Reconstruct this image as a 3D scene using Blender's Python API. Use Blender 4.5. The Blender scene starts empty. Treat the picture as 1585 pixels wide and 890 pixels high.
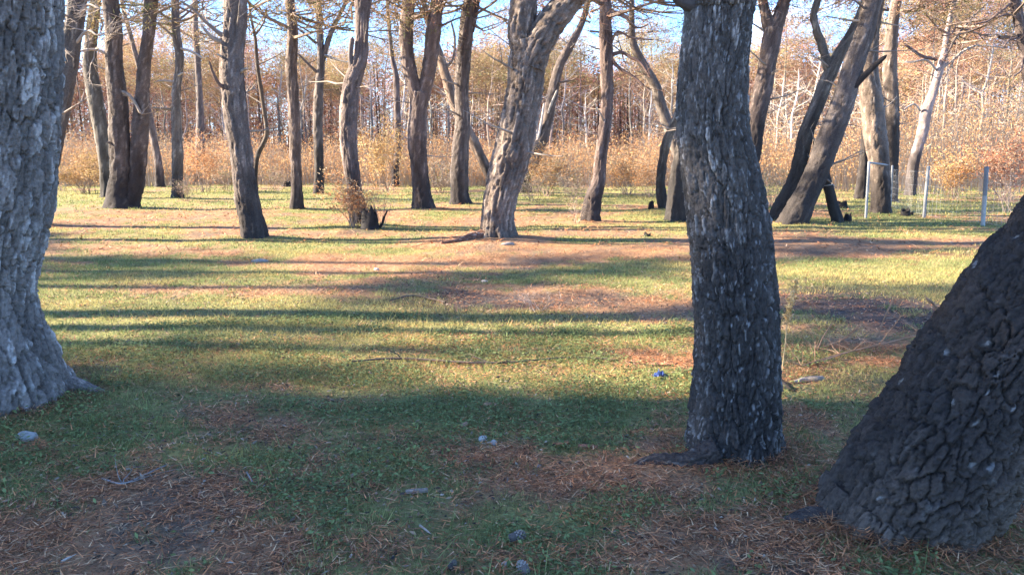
import bpy, math, random
import numpy as np
from mathutils import Vector

random.seed(7)
RNG = np.random.default_rng(11)
scene = bpy.context.scene

# ------------------------------------------------------------------ camera, sky, sun, exposure
F_PX, U0, V0, HOR, CAM_H = 1300.0, 792.5, 445.0, 240.0, 1.5     # photograph 1585 x 890
PITCH = math.atan((V0 - HOR) / F_PX)
cam_data = bpy.data.cameras.new('camera')
cam_data.sensor_fit = 'HORIZONTAL'
cam_data.sensor_width = 36.0
cam_data.lens = 36.0 * F_PX / 1585.0
cam_data.clip_start = 0.05
cam_data.clip_end = 5000
cam = bpy.data.objects.new('camera', cam_data)
scene.collection.objects.link(cam)
cam.location = (0, 0, CAM_H)
cam.rotation_euler = (math.pi / 2 - PITCH, 0, 0)
scene.camera = cam

SUN_EL = math.radians(27.0)
SH = np.array([0.997, -0.06]); SH = SH / np.linalg.norm(SH)      # the way shadows fall on the ground
SUN = Vector((-SH[0] * math.cos(SUN_EL), -SH[1] * math.cos(SUN_EL), math.sin(SUN_EL)))
world = bpy.data.worlds.new('World')
scene.world = world
world.use_nodes = True
wn, wl = world.node_tree.nodes, world.node_tree.links
wn.clear()
w_out = wn.new('ShaderNodeOutputWorld')
w_bg = wn.new('ShaderNodeBackground')
w_sky = wn.new('ShaderNodeTexSky')
w_sky.sky_type = 'NISHITA'
w_sky.sun_disc = False
w_sky.sun_elevation = SUN_EL
w_sky.sun_rotation = math.atan2(SUN.x, SUN.y)
w_sky.air_density = 0.8
w_sky.dust_density = 0.2
w_sky.ozone_density = 8.0
w_bg.inputs['Strength'].default_value = 0.110
# thin fair-weather cloud, the same all round the sky
w_tc = wn.new('ShaderNodeTexCoord')
w_map = wn.new('ShaderNodeMapping'); w_map.inputs['Scale'].default_value = (3.0, 3.0, 11.0)
w_noi = wn.new('ShaderNodeTexNoise'); w_noi.inputs['Scale'].default_value = 1.6; w_noi.inputs['Detail'].default_value = 6
w_rmp = wn.new('ShaderNodeValToRGB')
w_rmp.color_ramp.elements[0].position = 0.55; w_rmp.color_ramp.elements[1].position = 0.66
w_mix = wn.new('ShaderNodeMixRGB'); w_mix.inputs['Color2'].default_value = (5.2, 5.1, 5.0, 1)
w_gam = wn.new('ShaderNodeMath'); w_gam.operation = 'MULTIPLY'; w_gam.inputs[1].default_value = 0.3
wl.new(w_tc.outputs['Generated'], w_map.inputs['Vector'])
wl.new(w_map.outputs['Vector'], w_noi.inputs['Vector'])
wl.new(w_noi.outputs['Fac'], w_rmp.inputs['Fac'])
wl.new(w_rmp.outputs['Color'], w_gam.inputs[0])
wl.new(w_gam.outputs[0], w_mix.inputs['Fac'])
wl.new(w_sky.outputs['Color'], w_mix.inputs['Color1'])
wl.new(w_mix.outputs['Color'], w_bg.inputs['Color'])
wl.new(w_bg.outputs['Background'], w_out.inputs['Surface'])

sun_data = bpy.data.lights.new('sun', 'SUN')
sun_data.energy = 5.0
sun_data.angle = math.radians(0.9)
sun_data.color = (1.0, 0.86, 0.66)
sun = bpy.data.objects.new('sun', sun_data)
scene.collection.objects.link(sun)
sun.rotation_euler = (-SUN).to_track_quat('-Z', 'Y').to_euler()
sun.location = (-30, 10, 40)

scene.view_settings.view_transform = 'Standard'
scene.view_settings.look = 'None'
scene.view_settings.gamma = 1.0
scene.view_settings.exposure = 2.7
scene.view_settings.use_curve_mapping = False
scene.render.engine = 'CYCLES'
scene.cycles.max_bounces = 6
scene.cycles.diffuse_bounces = 3
scene.cycles.transparent_max_bounces = 8
scene.cycles.use_denoising = True

# ------------------------------------------------------------------ small maths kit
CP, SP = math.cos(PITCH), math.sin(PITCH)

def ray(u, v):
    a = (u - U0) / F_PX; b = (V0 - v) / F_PX
    return np.array([a, CP + b * SP, -SP + b * CP])

def at_depth(u, v, Y):
    d = ray(u, v); t = Y / d[1]
    return d * t + np.array([0, 0, CAM_H]), t

def hash01(i, j, s):
    i = i.astype(np.int64); j = j.astype(np.int64)
    h = (i * 374761393 + j * 668265263 + int(s) * 974634777) & 0xFFFFFFFF
    h = ((h ^ (h >> 13)) * 1274126177) & 0xFFFFFFFF
    h = ((h ^ (h >> 16)) * 2246822519) & 0xFFFFFFFF
    return ((h ^ (h >> 15)) & 0xFFFFFF) / float(0x1000000)

def vnoise(x, y, s=0, wrap=None):
    x = np.asarray(x, float); y = np.asarray(y, float)
    i = np.floor(x); j = np.floor(y)
    fx = x - i; fy = y - j
    fx = fx * fx * (3 - 2 * fx); fy = fy * fy * (3 - 2 * fy)
    i0, i1 = i, i + 1
    if wrap:
        i0 = np.mod(i0, wrap); i1 = np.mod(i1, wrap)
    a = hash01(i0, j, s); b = hash01(i1, j, s); c = hash01(i0, j + 1, s); d = hash01(i1, j + 1, s)
    return (a * (1 - fx) + b * fx) * (1 - fy) + (c * (1 - fx) + d * fx) * fy

def fbm(x, y, s=0, oct=4):
    t = 0; a = 0.5; n = 0
    for o in range(oct):
        t = t + a * vnoise(x * 2 ** o, y * 2 ** o, s + o * 17); n += a; a *= 0.5
    return t / n

def sstep(a, b, x):
    t = np.clip((x - a) / (b - a), 0, 1)
    return t * t * (3 - 2 * t)

def worley(x, y, s, wrap):
    """F1, F2 and a random number of the nearest cell; x is periodic with the integer period wrap"""
    i = np.floor(x); j = np.floor(y)
    f1 = np.full(x.shape, 9.0); f2 = np.full(x.shape, 9.0); rid = np.zeros(x.shape)
    for di in (-1, 0, 1):
        for dj in (-1, 0, 1):
            ii = i + di; jj = j + dj; iw = np.mod(ii, wrap)
            px = ii + 0.12 + 0.76 * hash01(iw, jj, s); py = jj + 0.12 + 0.76 * hash01(iw, jj, s + 5)
            d = np.sqrt((px - x) ** 2 + (py - y) ** 2)
            near = d < f1
            f2 = np.where(near, f1, np.minimum(f2, d))
            rid = np.where(near, hash01(iw, jj, s + 9), rid)
            f1 = np.where(near, d, f1)
    return f1, f2, rid

# ------------------------------------------------------------------ ground shape
MOUNDS = []       # (x, y, height, sigma) at the feet of the trees

def gz(x, y):
    x = np.asarray(x, float); y = np.asarray(y, float)
    r = np.sqrt(x * x + y * y)
    z = 0.16 * (fbm(x * 0.22 + 31, y * 0.22 + 7, 3, 3) - 0.5) * np.clip(r / 6, 0.25, 1)
    z = z + 0.035 * (fbm(x * 1.3, y * 1.3, 8, 3) - 0.5)
    z = z + 0.9 * sstep(60, 400, r) * (fbm(x * 0.01, y * 0.01, 5, 2) - 0.3)
    for (mx, my, mh, ms) in MOUNDS:
        z = z + mh * np.exp(-((x - mx) ** 2 + (y - my) ** 2) / (2 * ms * ms))
    return z

def on_ground(u, v):
    d = ray(u, v); z = 0.0
    for _ in range(12):
        t = (z - CAM_H) / d[2]
        z = float(gz(d[0] * t, d[1] * t))
    t = (z - CAM_H) / d[2]
    return np.array([d[0] * t, d[1] * t, z]), t

# ------------------------------------------------------------------ mesh and object helpers
def make_mesh(name, V, faces, col=None, smooth=True):
    """faces: list of integer arrays (M,k)"""
    V = np.ascontiguousarray(V, np.float32)
    me = bpy.data.meshes.new(name)
    faces = [np.asarray(f, np.int32) for f in faces if len(f)]
    loops = np.concatenate([f.ravel() for f in faces])
    tot = np.concatenate([np.full(len(f), f.shape[1], np.int32) for f in faces])
    start = np.concatenate([[0], np.cumsum(tot)[:-1]]).astype(np.int32)
    me.vertices.add(len(V)); me.vertices.foreach_set('co', V.ravel())
    me.loops.add(len(loops)); me.loops.foreach_set('vertex_index', loops)
    me.polygons.add(len(tot)); me.polygons.foreach_set('loop_start', start)
    me.polygons.foreach_set('use_smooth', np.full(len(tot), smooth, bool))
    if col is not None:
        a = me.color_attributes.new('Col', 'FLOAT_COLOR', 'POINT')
        c = np.ones((len(V), 4), np.float32); c[:, :3] = col
        a.data.foreach_set('color', c.ravel())
    me.update(calc_edges=True)
    me.validate()
    return me

def link(name, me, mat=None, parent=None, loc=(0, 0, 0)):
    o = bpy.data.objects.new(name, me)
    scene.collection.objects.link(o)
    if mat is not None and len(me.materials) == 0:
        me.materials.append(mat)
    o.location = loc
    if parent is not None:
        o.parent = parent
    return o

def empty(name, loc, label=None, cat=None, group=None):
    o = bpy.data.objects.new(name, None)
    scene.collection.objects.link(o)
    o.location = [float(c) for c in loc]
    o.empty_display_size = 0.2
    if label: tag(o, label, cat, group)
    return o

def tag(o, label, cat=None, group=None, kind=None):
    o['label'] = label
    if cat: o['category'] = cat
    if group: o['group'] = group
    if kind: o['kind'] = kind
    return o

class Soup:
    """collects vertices, faces and colours for one mesh"""
    def __init__(self): self.v = []; self.f = {}; self.c = []; self.n = 0
    def add(self, V, F, C):
        V = np.asarray(V, float); F = np.asarray(F, int)
        self.v.append(V); self.f.setdefault(F.shape[1], []).append(F + self.n)
        C = np.asarray(C, float)
        self.c.append(np.broadcast_to(C, (len(V), 3))); self.n += len(V)
    def mesh(self, name, smooth=True, origin=(0, 0, 0)):
        return make_mesh(name, np.concatenate(self.v) - np.asarray(origin, float), [np.concatenate(f) for f in self.f.values()], np.concatenate(self.c), smooth)

# ------------------------------------------------------------------ materials
def attr_mat(name, rough=0.9, noise_scale=60, noise_amt=0.35, bump=0.0, bump_scale=120, transl=0.0, objvar=0.0, spec=0.2):
    m = bpy.data.materials.new(name); m.use_nodes = True
    n, l = m.node_tree.nodes, m.node_tree.links
    n.clear()
    out = n.new('ShaderNodeOutputMaterial'); b = n.new('ShaderNodeBsdfPrincipled')
    b.inputs['Roughness'].default_value = rough
    b.inputs['Specular IOR Level'].default_value = spec
    at = n.new('ShaderNodeAttribute'); at.attribute_name = 'Col'
    tc = n.new('ShaderNodeTexCoord'); no = n.new('ShaderNodeTexNoise')
    no.inputs['Scale'].default_value = noise_scale; no.inputs['Detail'].default_value = 5
    no.inputs['Roughness'].default_value = 0.65
    l.new(tc.outputs['Object'], no.inputs['Vector'])
    mr = n.new('ShaderNodeMapRange'); mr.inputs[1].default_value = 0.25; mr.inputs[2].default_value = 0.75
    mr.inputs[3].default_value = 1 - noise_amt; mr.inputs[4].default_value = 1 + noise_amt
    l.new(no.outputs['Fac'], mr.inputs[0])
    mul = n.new('ShaderNodeVectorMath'); mul.operation = 'SCALE'
    l.new(at.outputs['Color'], mul.inputs[0]); l.new(mr.outputs[0], mul.inputs['Scale'])
    col = mul.outputs[0]
    if objvar:
        oi = n.new('ShaderNodeObjectInfo'); hs = n.new('ShaderNodeHueSaturation')
        m1 = n.new('ShaderNodeMapRange'); m1.inputs[3].default_value = 0.5 - 0.035 * objvar; m1.inputs[4].default_value = 0.5 + 0.05 * objvar
        m2 = n.new('ShaderNodeMapRange'); m2.inputs[3].default_value = 1 - 0.35 * objvar; m2.inputs[4].default_value = 1 + 0.35 * objvar
        mm = n.new('ShaderNodeMath'); mm.operation = 'FRACT'
        m3 = n.new('ShaderNodeMath'); m3.operation = 'MULTIPLY'; m3.inputs[1].default_value = 7.31
        l.new(oi.outputs['Random'], m1.inputs[0]); l.new(oi.outputs['Random'], m3.inputs[0])
        l.new(m3.outputs[0], mm.inputs[0]); l.new(mm.outputs[0], m2.inputs[0])
        l.new(m1.outputs[0], hs.inputs['Hue']); l.new(m2.outputs[0], hs.inputs['Value'])
        l.new(col, hs.inputs['Color']); col = hs.outputs['Color']
    l.new(col, b.inputs['Base Color'])
    if bump:
        nb = n.new('ShaderNodeTexNoise'); nb.inputs['Scale'].default_value = bump_scale; nb.inputs['Detail'].default_value = 6
        l.new(tc.outputs['Object'], nb.inputs['Vector'])
        bp = n.new('ShaderNodeBump'); bp.inputs['Strength'].default_value = 0.8; bp.inputs['Distance'].default_value = bump
        l.new(nb.outputs['Fac'], bp.inputs['Height']); l.new(bp.outputs['Normal'], b.inputs['Normal'])
    if transl:
        tr = n.new('ShaderNodeBsdfTranslucent'); mx = n.new('ShaderNodeMixShader')
        mx.inputs['Fac'].default_value = transl
        l.new(col, tr.inputs['Color']); l.new(b.outputs[0], mx.inputs[1]); l.new(tr.outputs[0], mx.inputs[2])
        l.new(mx.outputs[0], out.inputs['Surface'])
    else:
        l.new(b.outputs[0], out.inputs['Surface'])
    return m

M_BARK = attr_mat('bark', 0.92, 45, 0.45, 0.014, 70)
M_FARBARK = attr_mat('far_bark', 0.9, 9, 0.3, objvar=0.6)
M_GROUND = attr_mat('forest_floor', 0.97, 22, 0.6, 0.06, 38)
M_GRASS = attr_mat('grass_blade', 0.7, 3, 0.25, transl=0.35)
M_LITTER = attr_mat('needle_litter', 0.85, 5, 0.3)
M_NEEDLE = attr_mat('pine_foliage', 0.8, 2, 0.25, transl=0.25, objvar=0.9)
M_BRUSH = attr_mat('dry_brush', 0.85, 2, 0.25, transl=0.3, objvar=0.5)
M_WOOD = attr_mat('dead_wood', 0.85, 60, 0.3, 0.004, 150)
M_STONE = attr_mat('stone', 0.85, 45, 0.25, 0.006, 80)
M_METAL = attr_mat('weathered_metal', 0.6, 40, 0.2, spec=0.4)
M_PLASTIC = attr_mat('plastic_scrap', 0.4, 30, 0.1, spec=0.5)

# ------------------------------------------------------------------ tubes with real bark relief
def catmull(P, step):
    """resample a polyline with columns (x,y,z,r) smoothly at about the given step"""
    P = np.asarray(P, float)
    Q = np.vstack([2 * P[0] - P[1], P, 2 * P[-1] - P[-2]])
    out = []
    for k in range(1, len(Q) - 2):
        a, b, c, d = Q[k - 1], Q[k], Q[k + 1], Q[k + 2]
        n = max(1, int(round(np.linalg.norm(c[:3] - b[:3]) / step)))
        t = (np.arange(n) / n)[:, None]
        w = 0.5 * ((2 * b) + (-a + c) * t + (2 * a - 5 * b + 4 * c - d) * t ** 2 + (-a + 3 * b - 3 * c + d) * t ** 3)
        out.append(w)
    out.append(P[-1][None])
    o = np.vstack(out); o[:, 3] = np.maximum(o[:, 3], 0.003)
    return o

def tube(P, nseg, step, bark=None, seed=0, tip=False):
    """P: (x,y,z,r) points from the foot up. Returns V, quads, colours."""
    S = catmull(P, step)
    if step < 0.01:                                # finest relief only up to 2.9 m, coarser rings above
        hi = np.cumsum(S[:, 2] > 2.9); S = S[(hi == 0) | (hi % 7 == 0)]
    C, R = S[:, :3], S[:, 3]
    n = len(C)
    T = np.gradient(C, axis=0); T /= np.linalg.norm(T, axis=1)[:, None] + 1e-9
    N = np.zeros_like(T)
    ref = np.array([1.0, 0, 0]) if abs(T[0][0]) < 0.9 else np.array([0, 1.0, 0])
    N[0] = ref - T[0] * ref.dot(T[0]); N[0] /= np.linalg.norm(N[0])
    for k in range(1, n):
        v = N[k - 1] - T[k] * N[k - 1].dot(T[k]); N[k] = v / np.linalg.norm(v)
    B = np.cross(T, N)
    th = np.arange(nseg) / nseg * 2 * math.pi
    arc = np.concatenate([[0], np.cumsum(np.linalg.norm(np.diff(C, axis=0), axis=1))])
    TH, A = np.meshgrid(th, arc)
    RR = np.repeat(R[:, None], nseg, 1).copy()
    bk = bark or {}
    h = C[:, 2][:, None] - (bk.get('z0', C[0, 2]))
    if bk.get('flare'):
        fl = bk['flare']; k1 = bk.get('lobes', 5)
        lob = 0.5 + 0.5 * np.sin(k1 * TH + seed + 0.7 * np.sin(2 * TH + seed * 2))
        RR *= 1 + fl * np.exp(-np.maximum(h, 0) / bk.get('flare_h', 0.22)) * lob ** 1.5
    low = vnoise(TH / (2 * math.pi) * 4, A / max(0.35, 3 * R.mean()), seed + 3, wrap=4) - 0.5
    RR *= 1 + bk.get('lump', 0.10) * low * 2
    base = np.array(bk.get('base', (0.17, 0.135, 0.11)))
    pale = np.array(bk.get('pale', (0.34, 0.29, 0.245)))
    char = np.array(bk.get('char', (0.018, 0.017, 0.018)))
    rm = bk.get('rm', float(np.median(R)))
    if bk.get('depth'):
        cw, ch = bk['cw'], bk['ch']
        nu = max(5, int(round(2 * math.pi * rm / cw)))
        U = TH / (2 * math.pi) * nu; W = A / ch
        # warp so that the plates wander and braid
        wu = vnoise(U, W * 1.3, seed + 21, wrap=nu) + 0.5 * vnoise(U * 2, W * 3.1, seed + 22, wrap=nu * 2) - 0.75
        wv = vnoise(U, W * 0.8, seed + 33, wrap=nu) + 0.5 * vnoise(U * 3, W * 2.2, seed + 34, wrap=nu * 3) - 0.75
        U2 = U + bk.get('warp', 0.75) * wu
        W2 = W + 0.8 * wv
        f1, f2, rid = worley(U2, W2, seed + 41, nu)
        g1, g2, rid2 = worley(U2 * 2, W2 * 1.9 + 0.4 * wu, seed + 57, nu * 2)
        c0 = bk.get('cs0', 0.35); cs = c0 + (1 - c0) * sstep(0.25, 0.6, vnoise(U * 1, W * 1.1, seed + 61, wrap=nu))
        e = bk.get('edge', 0.22)
        crack = (1 - sstep(0.0, e, f2 - f1)) * cs
        crack2 = (1 - sstep(0.0, e * 1.1, g2 - g1)) * (0.25 + 0.75 * vnoise(U * 1, W * 1.7, seed + 65, wrap=nu))
        fine = vnoise(U * 4, W * 5, seed + 71, wrap=nu * 4) + 0.6 * vnoise(U * 9, W * 11, seed + 73, wrap=nu * 9) - 0.8
        step_ = np.floor(4.0 * vnoise(U * 2 + 0.3 * wu, W * 2.6 + 0.25 * fine, seed + 77, wrap=nu * 2)) / 4.0 - 0.4
        grain = vnoise(U * 7, W * 2.5, seed + 78, wrap=nu * 7) - 0.5
        rel = 0.45 * rid + 0.30 * rid2 - 1.0 * crack - 0.6 * crack2 + bk.get('fine', 0.30) * fine + bk.get('terrace', 0.0) * step_ + bk.get('grain', 0.0) * grain - 0.1
        plate = 1 - crack; small = 1 - crack2
        dep = bk['depth'] * np.clip(RR / max(rm, 1e-3), 0.35, 1.25)
        RR += dep * rel
        # colour: each plate its own tone, some scales flaked pale
        big = fbm(TH * 1.3 + seed, A * 1.1, seed + 79, 3)
        tone = (0.55 + 0.5 * rid + 0.35 * rid2) * (0.7 + 0.6 * big)
        col = base * tone[..., None]
        fl = bk.get('flake', 0.25)
        flake = sstep(1 - fl, 1 - fl + 0.16, 0.62 * rid2 + 0.2 * rid + 0.30 * (fine + 0.5)) * sstep(0.45, 0.75, small) * plate
        col = col * (1 - flake[..., None]) + pale * (0.75 + 0.5 * rid[..., None]) * flake[..., None]
        speck = 0
        if bk.get('speck'):
            h1, h2, rid3 = worley(U2 * 3, W2 * 4.2, seed + 83, nu * 3)
            speck = (rid3 > 1 - bk['speck'] * (0.4 + 1.2 * big)) * sstep(0.5, 0.3, h1) * plate
    else:
        rid = vnoise(TH / (2 * math.pi) * 6, A / max(0.05, rm * 1.5), seed, wrap=6)
        col = base * (0.7 + 0.6 * rid[..., None]); speck = 0
    # char: a soot line that climbs unevenly
    if bk.get('char_h'):
        hn = h + bk.get('char_var', 0.8) * (fbm(TH * 1.1 + seed, A * 1.4, seed + 90, 3) - 0.5) * 2
        if 'char_side' in bk:
            hn = hn - bk.get('char_side_amt', 0.5) * np.cos(TH - bk['char_side'])
        cm = sstep(bk['char_h'] + bk.get('char_soft', 0.35), bk['char_h'] - bk.get('char_soft', 0.35), hn)
        cm = cm * bk.get('char_amt', 0.85) * (0.72 + 0.28 * rid)
        col = col * (1 - cm[..., None]) + char * cm[..., None]
    if bk.get('char_top'):
        hn = h + 0.5 * (fbm(TH * 1.1 + seed, A * 1.6, seed + 90, 3) - 0.5) * 2 - 0.30 * np.cos(TH - bk.get('char_top_dir', 0.0))
        cm = sstep(bk['char_top'] - 0.4, bk['char_top'] + 0.35, hn) * 0.88 * (0.75 + 0.25 * rid)
        col = col * (1 - cm[..., None]) + char * cm[..., None]
    if not np.isscalar(speck):
        col = col * (1 - speck[..., None]) + np.array(bk.get('speck_col', (0.42, 0.39, 0.36))) * speck[..., None]
    if bk.get('pale_up'):
        pu = sstep(bk['pale_up'], bk['pale_up'] + 1.2, h + 0 * TH) * 0.55
        col = col * (1 - pu[..., None]) + pale * (0.8 + 0.4 * rid[..., None]) * pu[..., None]
    if tip:
        RR[-1] *= 0.05
    V = C[:, None, :] + RR[..., None] * (np.cos(TH)[..., None] * N[:, None, :] + np.sin(TH)[..., None] * B[:, None, :])
    V = V.reshape(-1, 3)
    i = np.arange(n - 1)[:, None] * nseg; j = np.arange(nseg)[None]; j2 = (j + 1) % nseg
    Fq = np.stack([i + j, i + j2, i + nseg + j2, i + nseg + j], -1).reshape(-1, 4)
    return V, Fq, col.reshape(-1, 3)

def trace_path(pts, D, dlean=0.0):
    """photo points (u, v, width) of a stem that stands at depth D -> (x, y, z, r); dlean leans it away per metre of height"""
    out = []
    for (u, v, w) in pts:
        Y = D
        p, t = at_depth(u, v, Y)
        if dlean:
            Y = D + dlean * max(0.0, p[2]); p, t = at_depth(u, v, Y)
        out.append([p[0], p[1], p[2], 0.5 * w * t / F_PX])
    out = np.array(out)
    if out[0, 2] > out[-1, 2]: out = out[::-1]
    return out

def grow_up(P, top, r_end, lean=0.45, wob=0.25, seed=0):
    """carry a stem on above the frame to the height top, straightening as it goes"""
    rs = random.Random(seed)
    p = P[-1].copy(); d = P[-1, :3] - P[-2, :3]; d /= np.linalg.norm(d)
    add = []
    n = max(2, int((top - p[2]) / 0.9))
    dz = (top - p[2]) / n; r0 = p[3]
    q = p.copy(); sx, sy = d[0] / max(d[2], 0.3), d[1] / max(d[2], 0.3)
    for k in range(1, n + 1):
        f = k / n
        sx = sx * 0.82 + rs.uniform(-1, 1) * wob * 0.25; sy = sy * 0.82 + rs.uniform(-1, 1) * wob * 0.25
        q = q + np.array([sx * dz, sy * dz, dz, 0]); q[3] = r0 * (1 - f) + r_end * f
        add.append(q.copy())
    return np.vstack([P, add])

# ------------------------------------------------------------------ twigs and needle tufts
def prism(p, q, r0, r1, k=3):
    d = q - p; L = np.linalg.norm(d) + 1e-9; d = d / L
    a = np.cross(d, [0.3, 0.5, 0.8]); a /= np.linalg.norm(a) + 1e-9; b = np.cross(d, a)
    th = np.arange(k) / k * 2 * math.pi
    ring = np.cos(th)[:, None] * a + np.sin(th)[:, None] * b
    V = np.vstack([p + ring * r0, q + ring * r1])
    j = np.arange(k); j2 = (j + 1) % k
    return V, np.stack([j, j2, k + j2, k + j], 1)

def twig(soup, p, d, L, r, depth, rs, col, ends=None, up=0.15, spread=0.7, kids=(3, 5), segs=4, k=3):
    p = np.array(p, float); d = np.array(d, float); d /= np.linalg.norm(d)
    pts = [p]; dirs = [d]
    for s in range(segs):
        d = d + np.array([rs.gauss(0, 0.16), rs.gauss(0, 0.16), rs.gauss(0, 0.12) + up * 0.5]); d /= np.linalg.norm(d)
        pts.append(pts[-1] + d * L / segs); dirs.append(d)
    for s in range(segs):
        V, Fq = prism(pts[s], pts[s + 1], r * (1 - 0.8 * s / segs), r * (1 - 0.8 * (s + 1) / segs), k)
        c = np.array(col) * rs.uniform(0.75, 1.2)
        soup.add(V, Fq, c)
    if ends is not None: ends.append((pts[-1], dirs[-1], L))
    if depth > 0:
        for _ in range(rs.randint(*kids)):
            f = rs.uniform(0.3, 0.98); s = min(segs - 1, int(f * segs)); pp = pts[s] + (pts[s + 1] - pts[s]) * (f * segs - s)
            dd = dirs[s] + np.array([rs.gauss(0, spread), rs.gauss(0, spread), rs.gauss(0, spread * 0.6)])
            twig(soup, pp, dd, L * rs.uniform(0.35, 0.6), r * 0.5, depth - 1, rs, col, ends, up, spread, kids, max(2, segs - 1), k)

def tufts(soup, centres, radius, n_per, length, width, cols, rng, flat=0.6, weights=None):
    """thin needle triangles round each centre"""
    c = np.repeat(np.asarray(centres, float), n_per, 0)
    N = len(c)
    off = rng.normal(0, 1, (N, 3)) * radius * np.array([1, 1, flat])
    c = c + off
    d = rng.normal(0, 1, (N, 3)); d[:, 2] = d[:, 2] * 0.7 + 0.3; d /= np.linalg.norm(d, axis=1)[:, None]
    s = np.cross(d, rng.normal(0, 1, (N, 3))); s /= np.linalg.norm(s, axis=1)[:, None] + 1e-9
    L = length * rng.uniform(0.6, 1.4, (N, 1)); Wd = width * rng.uniform(0.6, 1.4, (N, 1))
    V = np.stack([c - s * Wd * 0.5, c + s * Wd * 0.5, c + d * L], 1).reshape(-1, 3)
    cols = np.asarray(cols, float)
    ci = np.repeat(rng.integers(0, len(cols), len(centres)), n_per)
    C = cols[ci] * rng.uniform(0.65, 1.35, (N, 1))
    soup.add(V, np.arange(3 * N).reshape(-1, 3), np.repeat(C, 3, 0))

def crown_meshes(name, rs, rng, R, H, n_limb, n_clump, n_per, nl, nw, cols, limb_r=0.06, limb_col=(0.2, 0.15, 0.12), droop=0.0):
    """an umbrella crown round the origin (top of the stem): limbs and foliage"""
    sl = Soup(); ends = []
    for k in range(n_limb):
        a = k / n_limb * 2 * math.pi + rs.uniform(-0.3, 0.3)
        d = (math.cos(a), math.sin(a), rs.uniform(0.25 - droop, 0.9 - 0.4 * droop))
        twig(sl, (0, 0, rs.uniform(-0.5 - 2 * droop, 0.15) * H * 0.5), d, R * rs.uniform(0.75, 1.05), limb_r, 2, rs, limb_col, ends, up=0.10, spread=0.55, kids=(2, 4), k=4)
    pts = np.array([e[0] for e in ends])
    idx = rng.integers(0, len(pts), n_clump)
    cen = pts[idx] + rng.normal(0, 1, (n_clump, 3)) * np.array([0.28, 0.28, 0.18])
    sf = Soup()
    tufts(sf, cen, 0.16, n_per, nl, nw, cols, rng)
    return sl.mesh(name + '_limbs', False), sf.mesh(name + '_foliage', False)

GREENISH = [(0.085, 0.095, 0.035), (0.11, 0.10, 0.04), (0.16, 0.11, 0.055), (0.20, 0.12, 0.06)]
BROWN = [(0.34, 0.20, 0.12), (0.42, 0.28, 0.18), (0.27, 0.155, 0.105), (0.40, 0.28, 0.155), (0.30, 0.26, 0.12), (0.42, 0.25, 0.15)]
rs0 = random.Random(3)
THIN_CROWNS = [crown_meshes('thin_crown', rs0, RNG, 2.6, 2.2, 10, 300, 15, 0.16, 0.019, GREENISH + BROWN[:3], limb_r=0.045, droop=0.75) for _ in range(3)]
DENSE_CROWNS = [crown_meshes('dense_crown', rs0, RNG, 3.0, 2.6, 9, 400, 26, 0.22, 0.05, GREENISH) for _ in range(3)]

# ------------------------------------------------------------------ trees traced from the photograph
TREES = {}
BARK_MID = dict(cw=0.070, ch=0.42, lump=0.07, depth=0.030, flake=0.22, base=(0.128, 0.105, 0.093), pale=(0.27, 0.23, 0.20), terrace=0.3,
                char_h=1.15, char_var=0.9, char_soft=0.6, char_amt=0.86, flare=0.28, lobes=5, flare_h=0.2)

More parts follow.
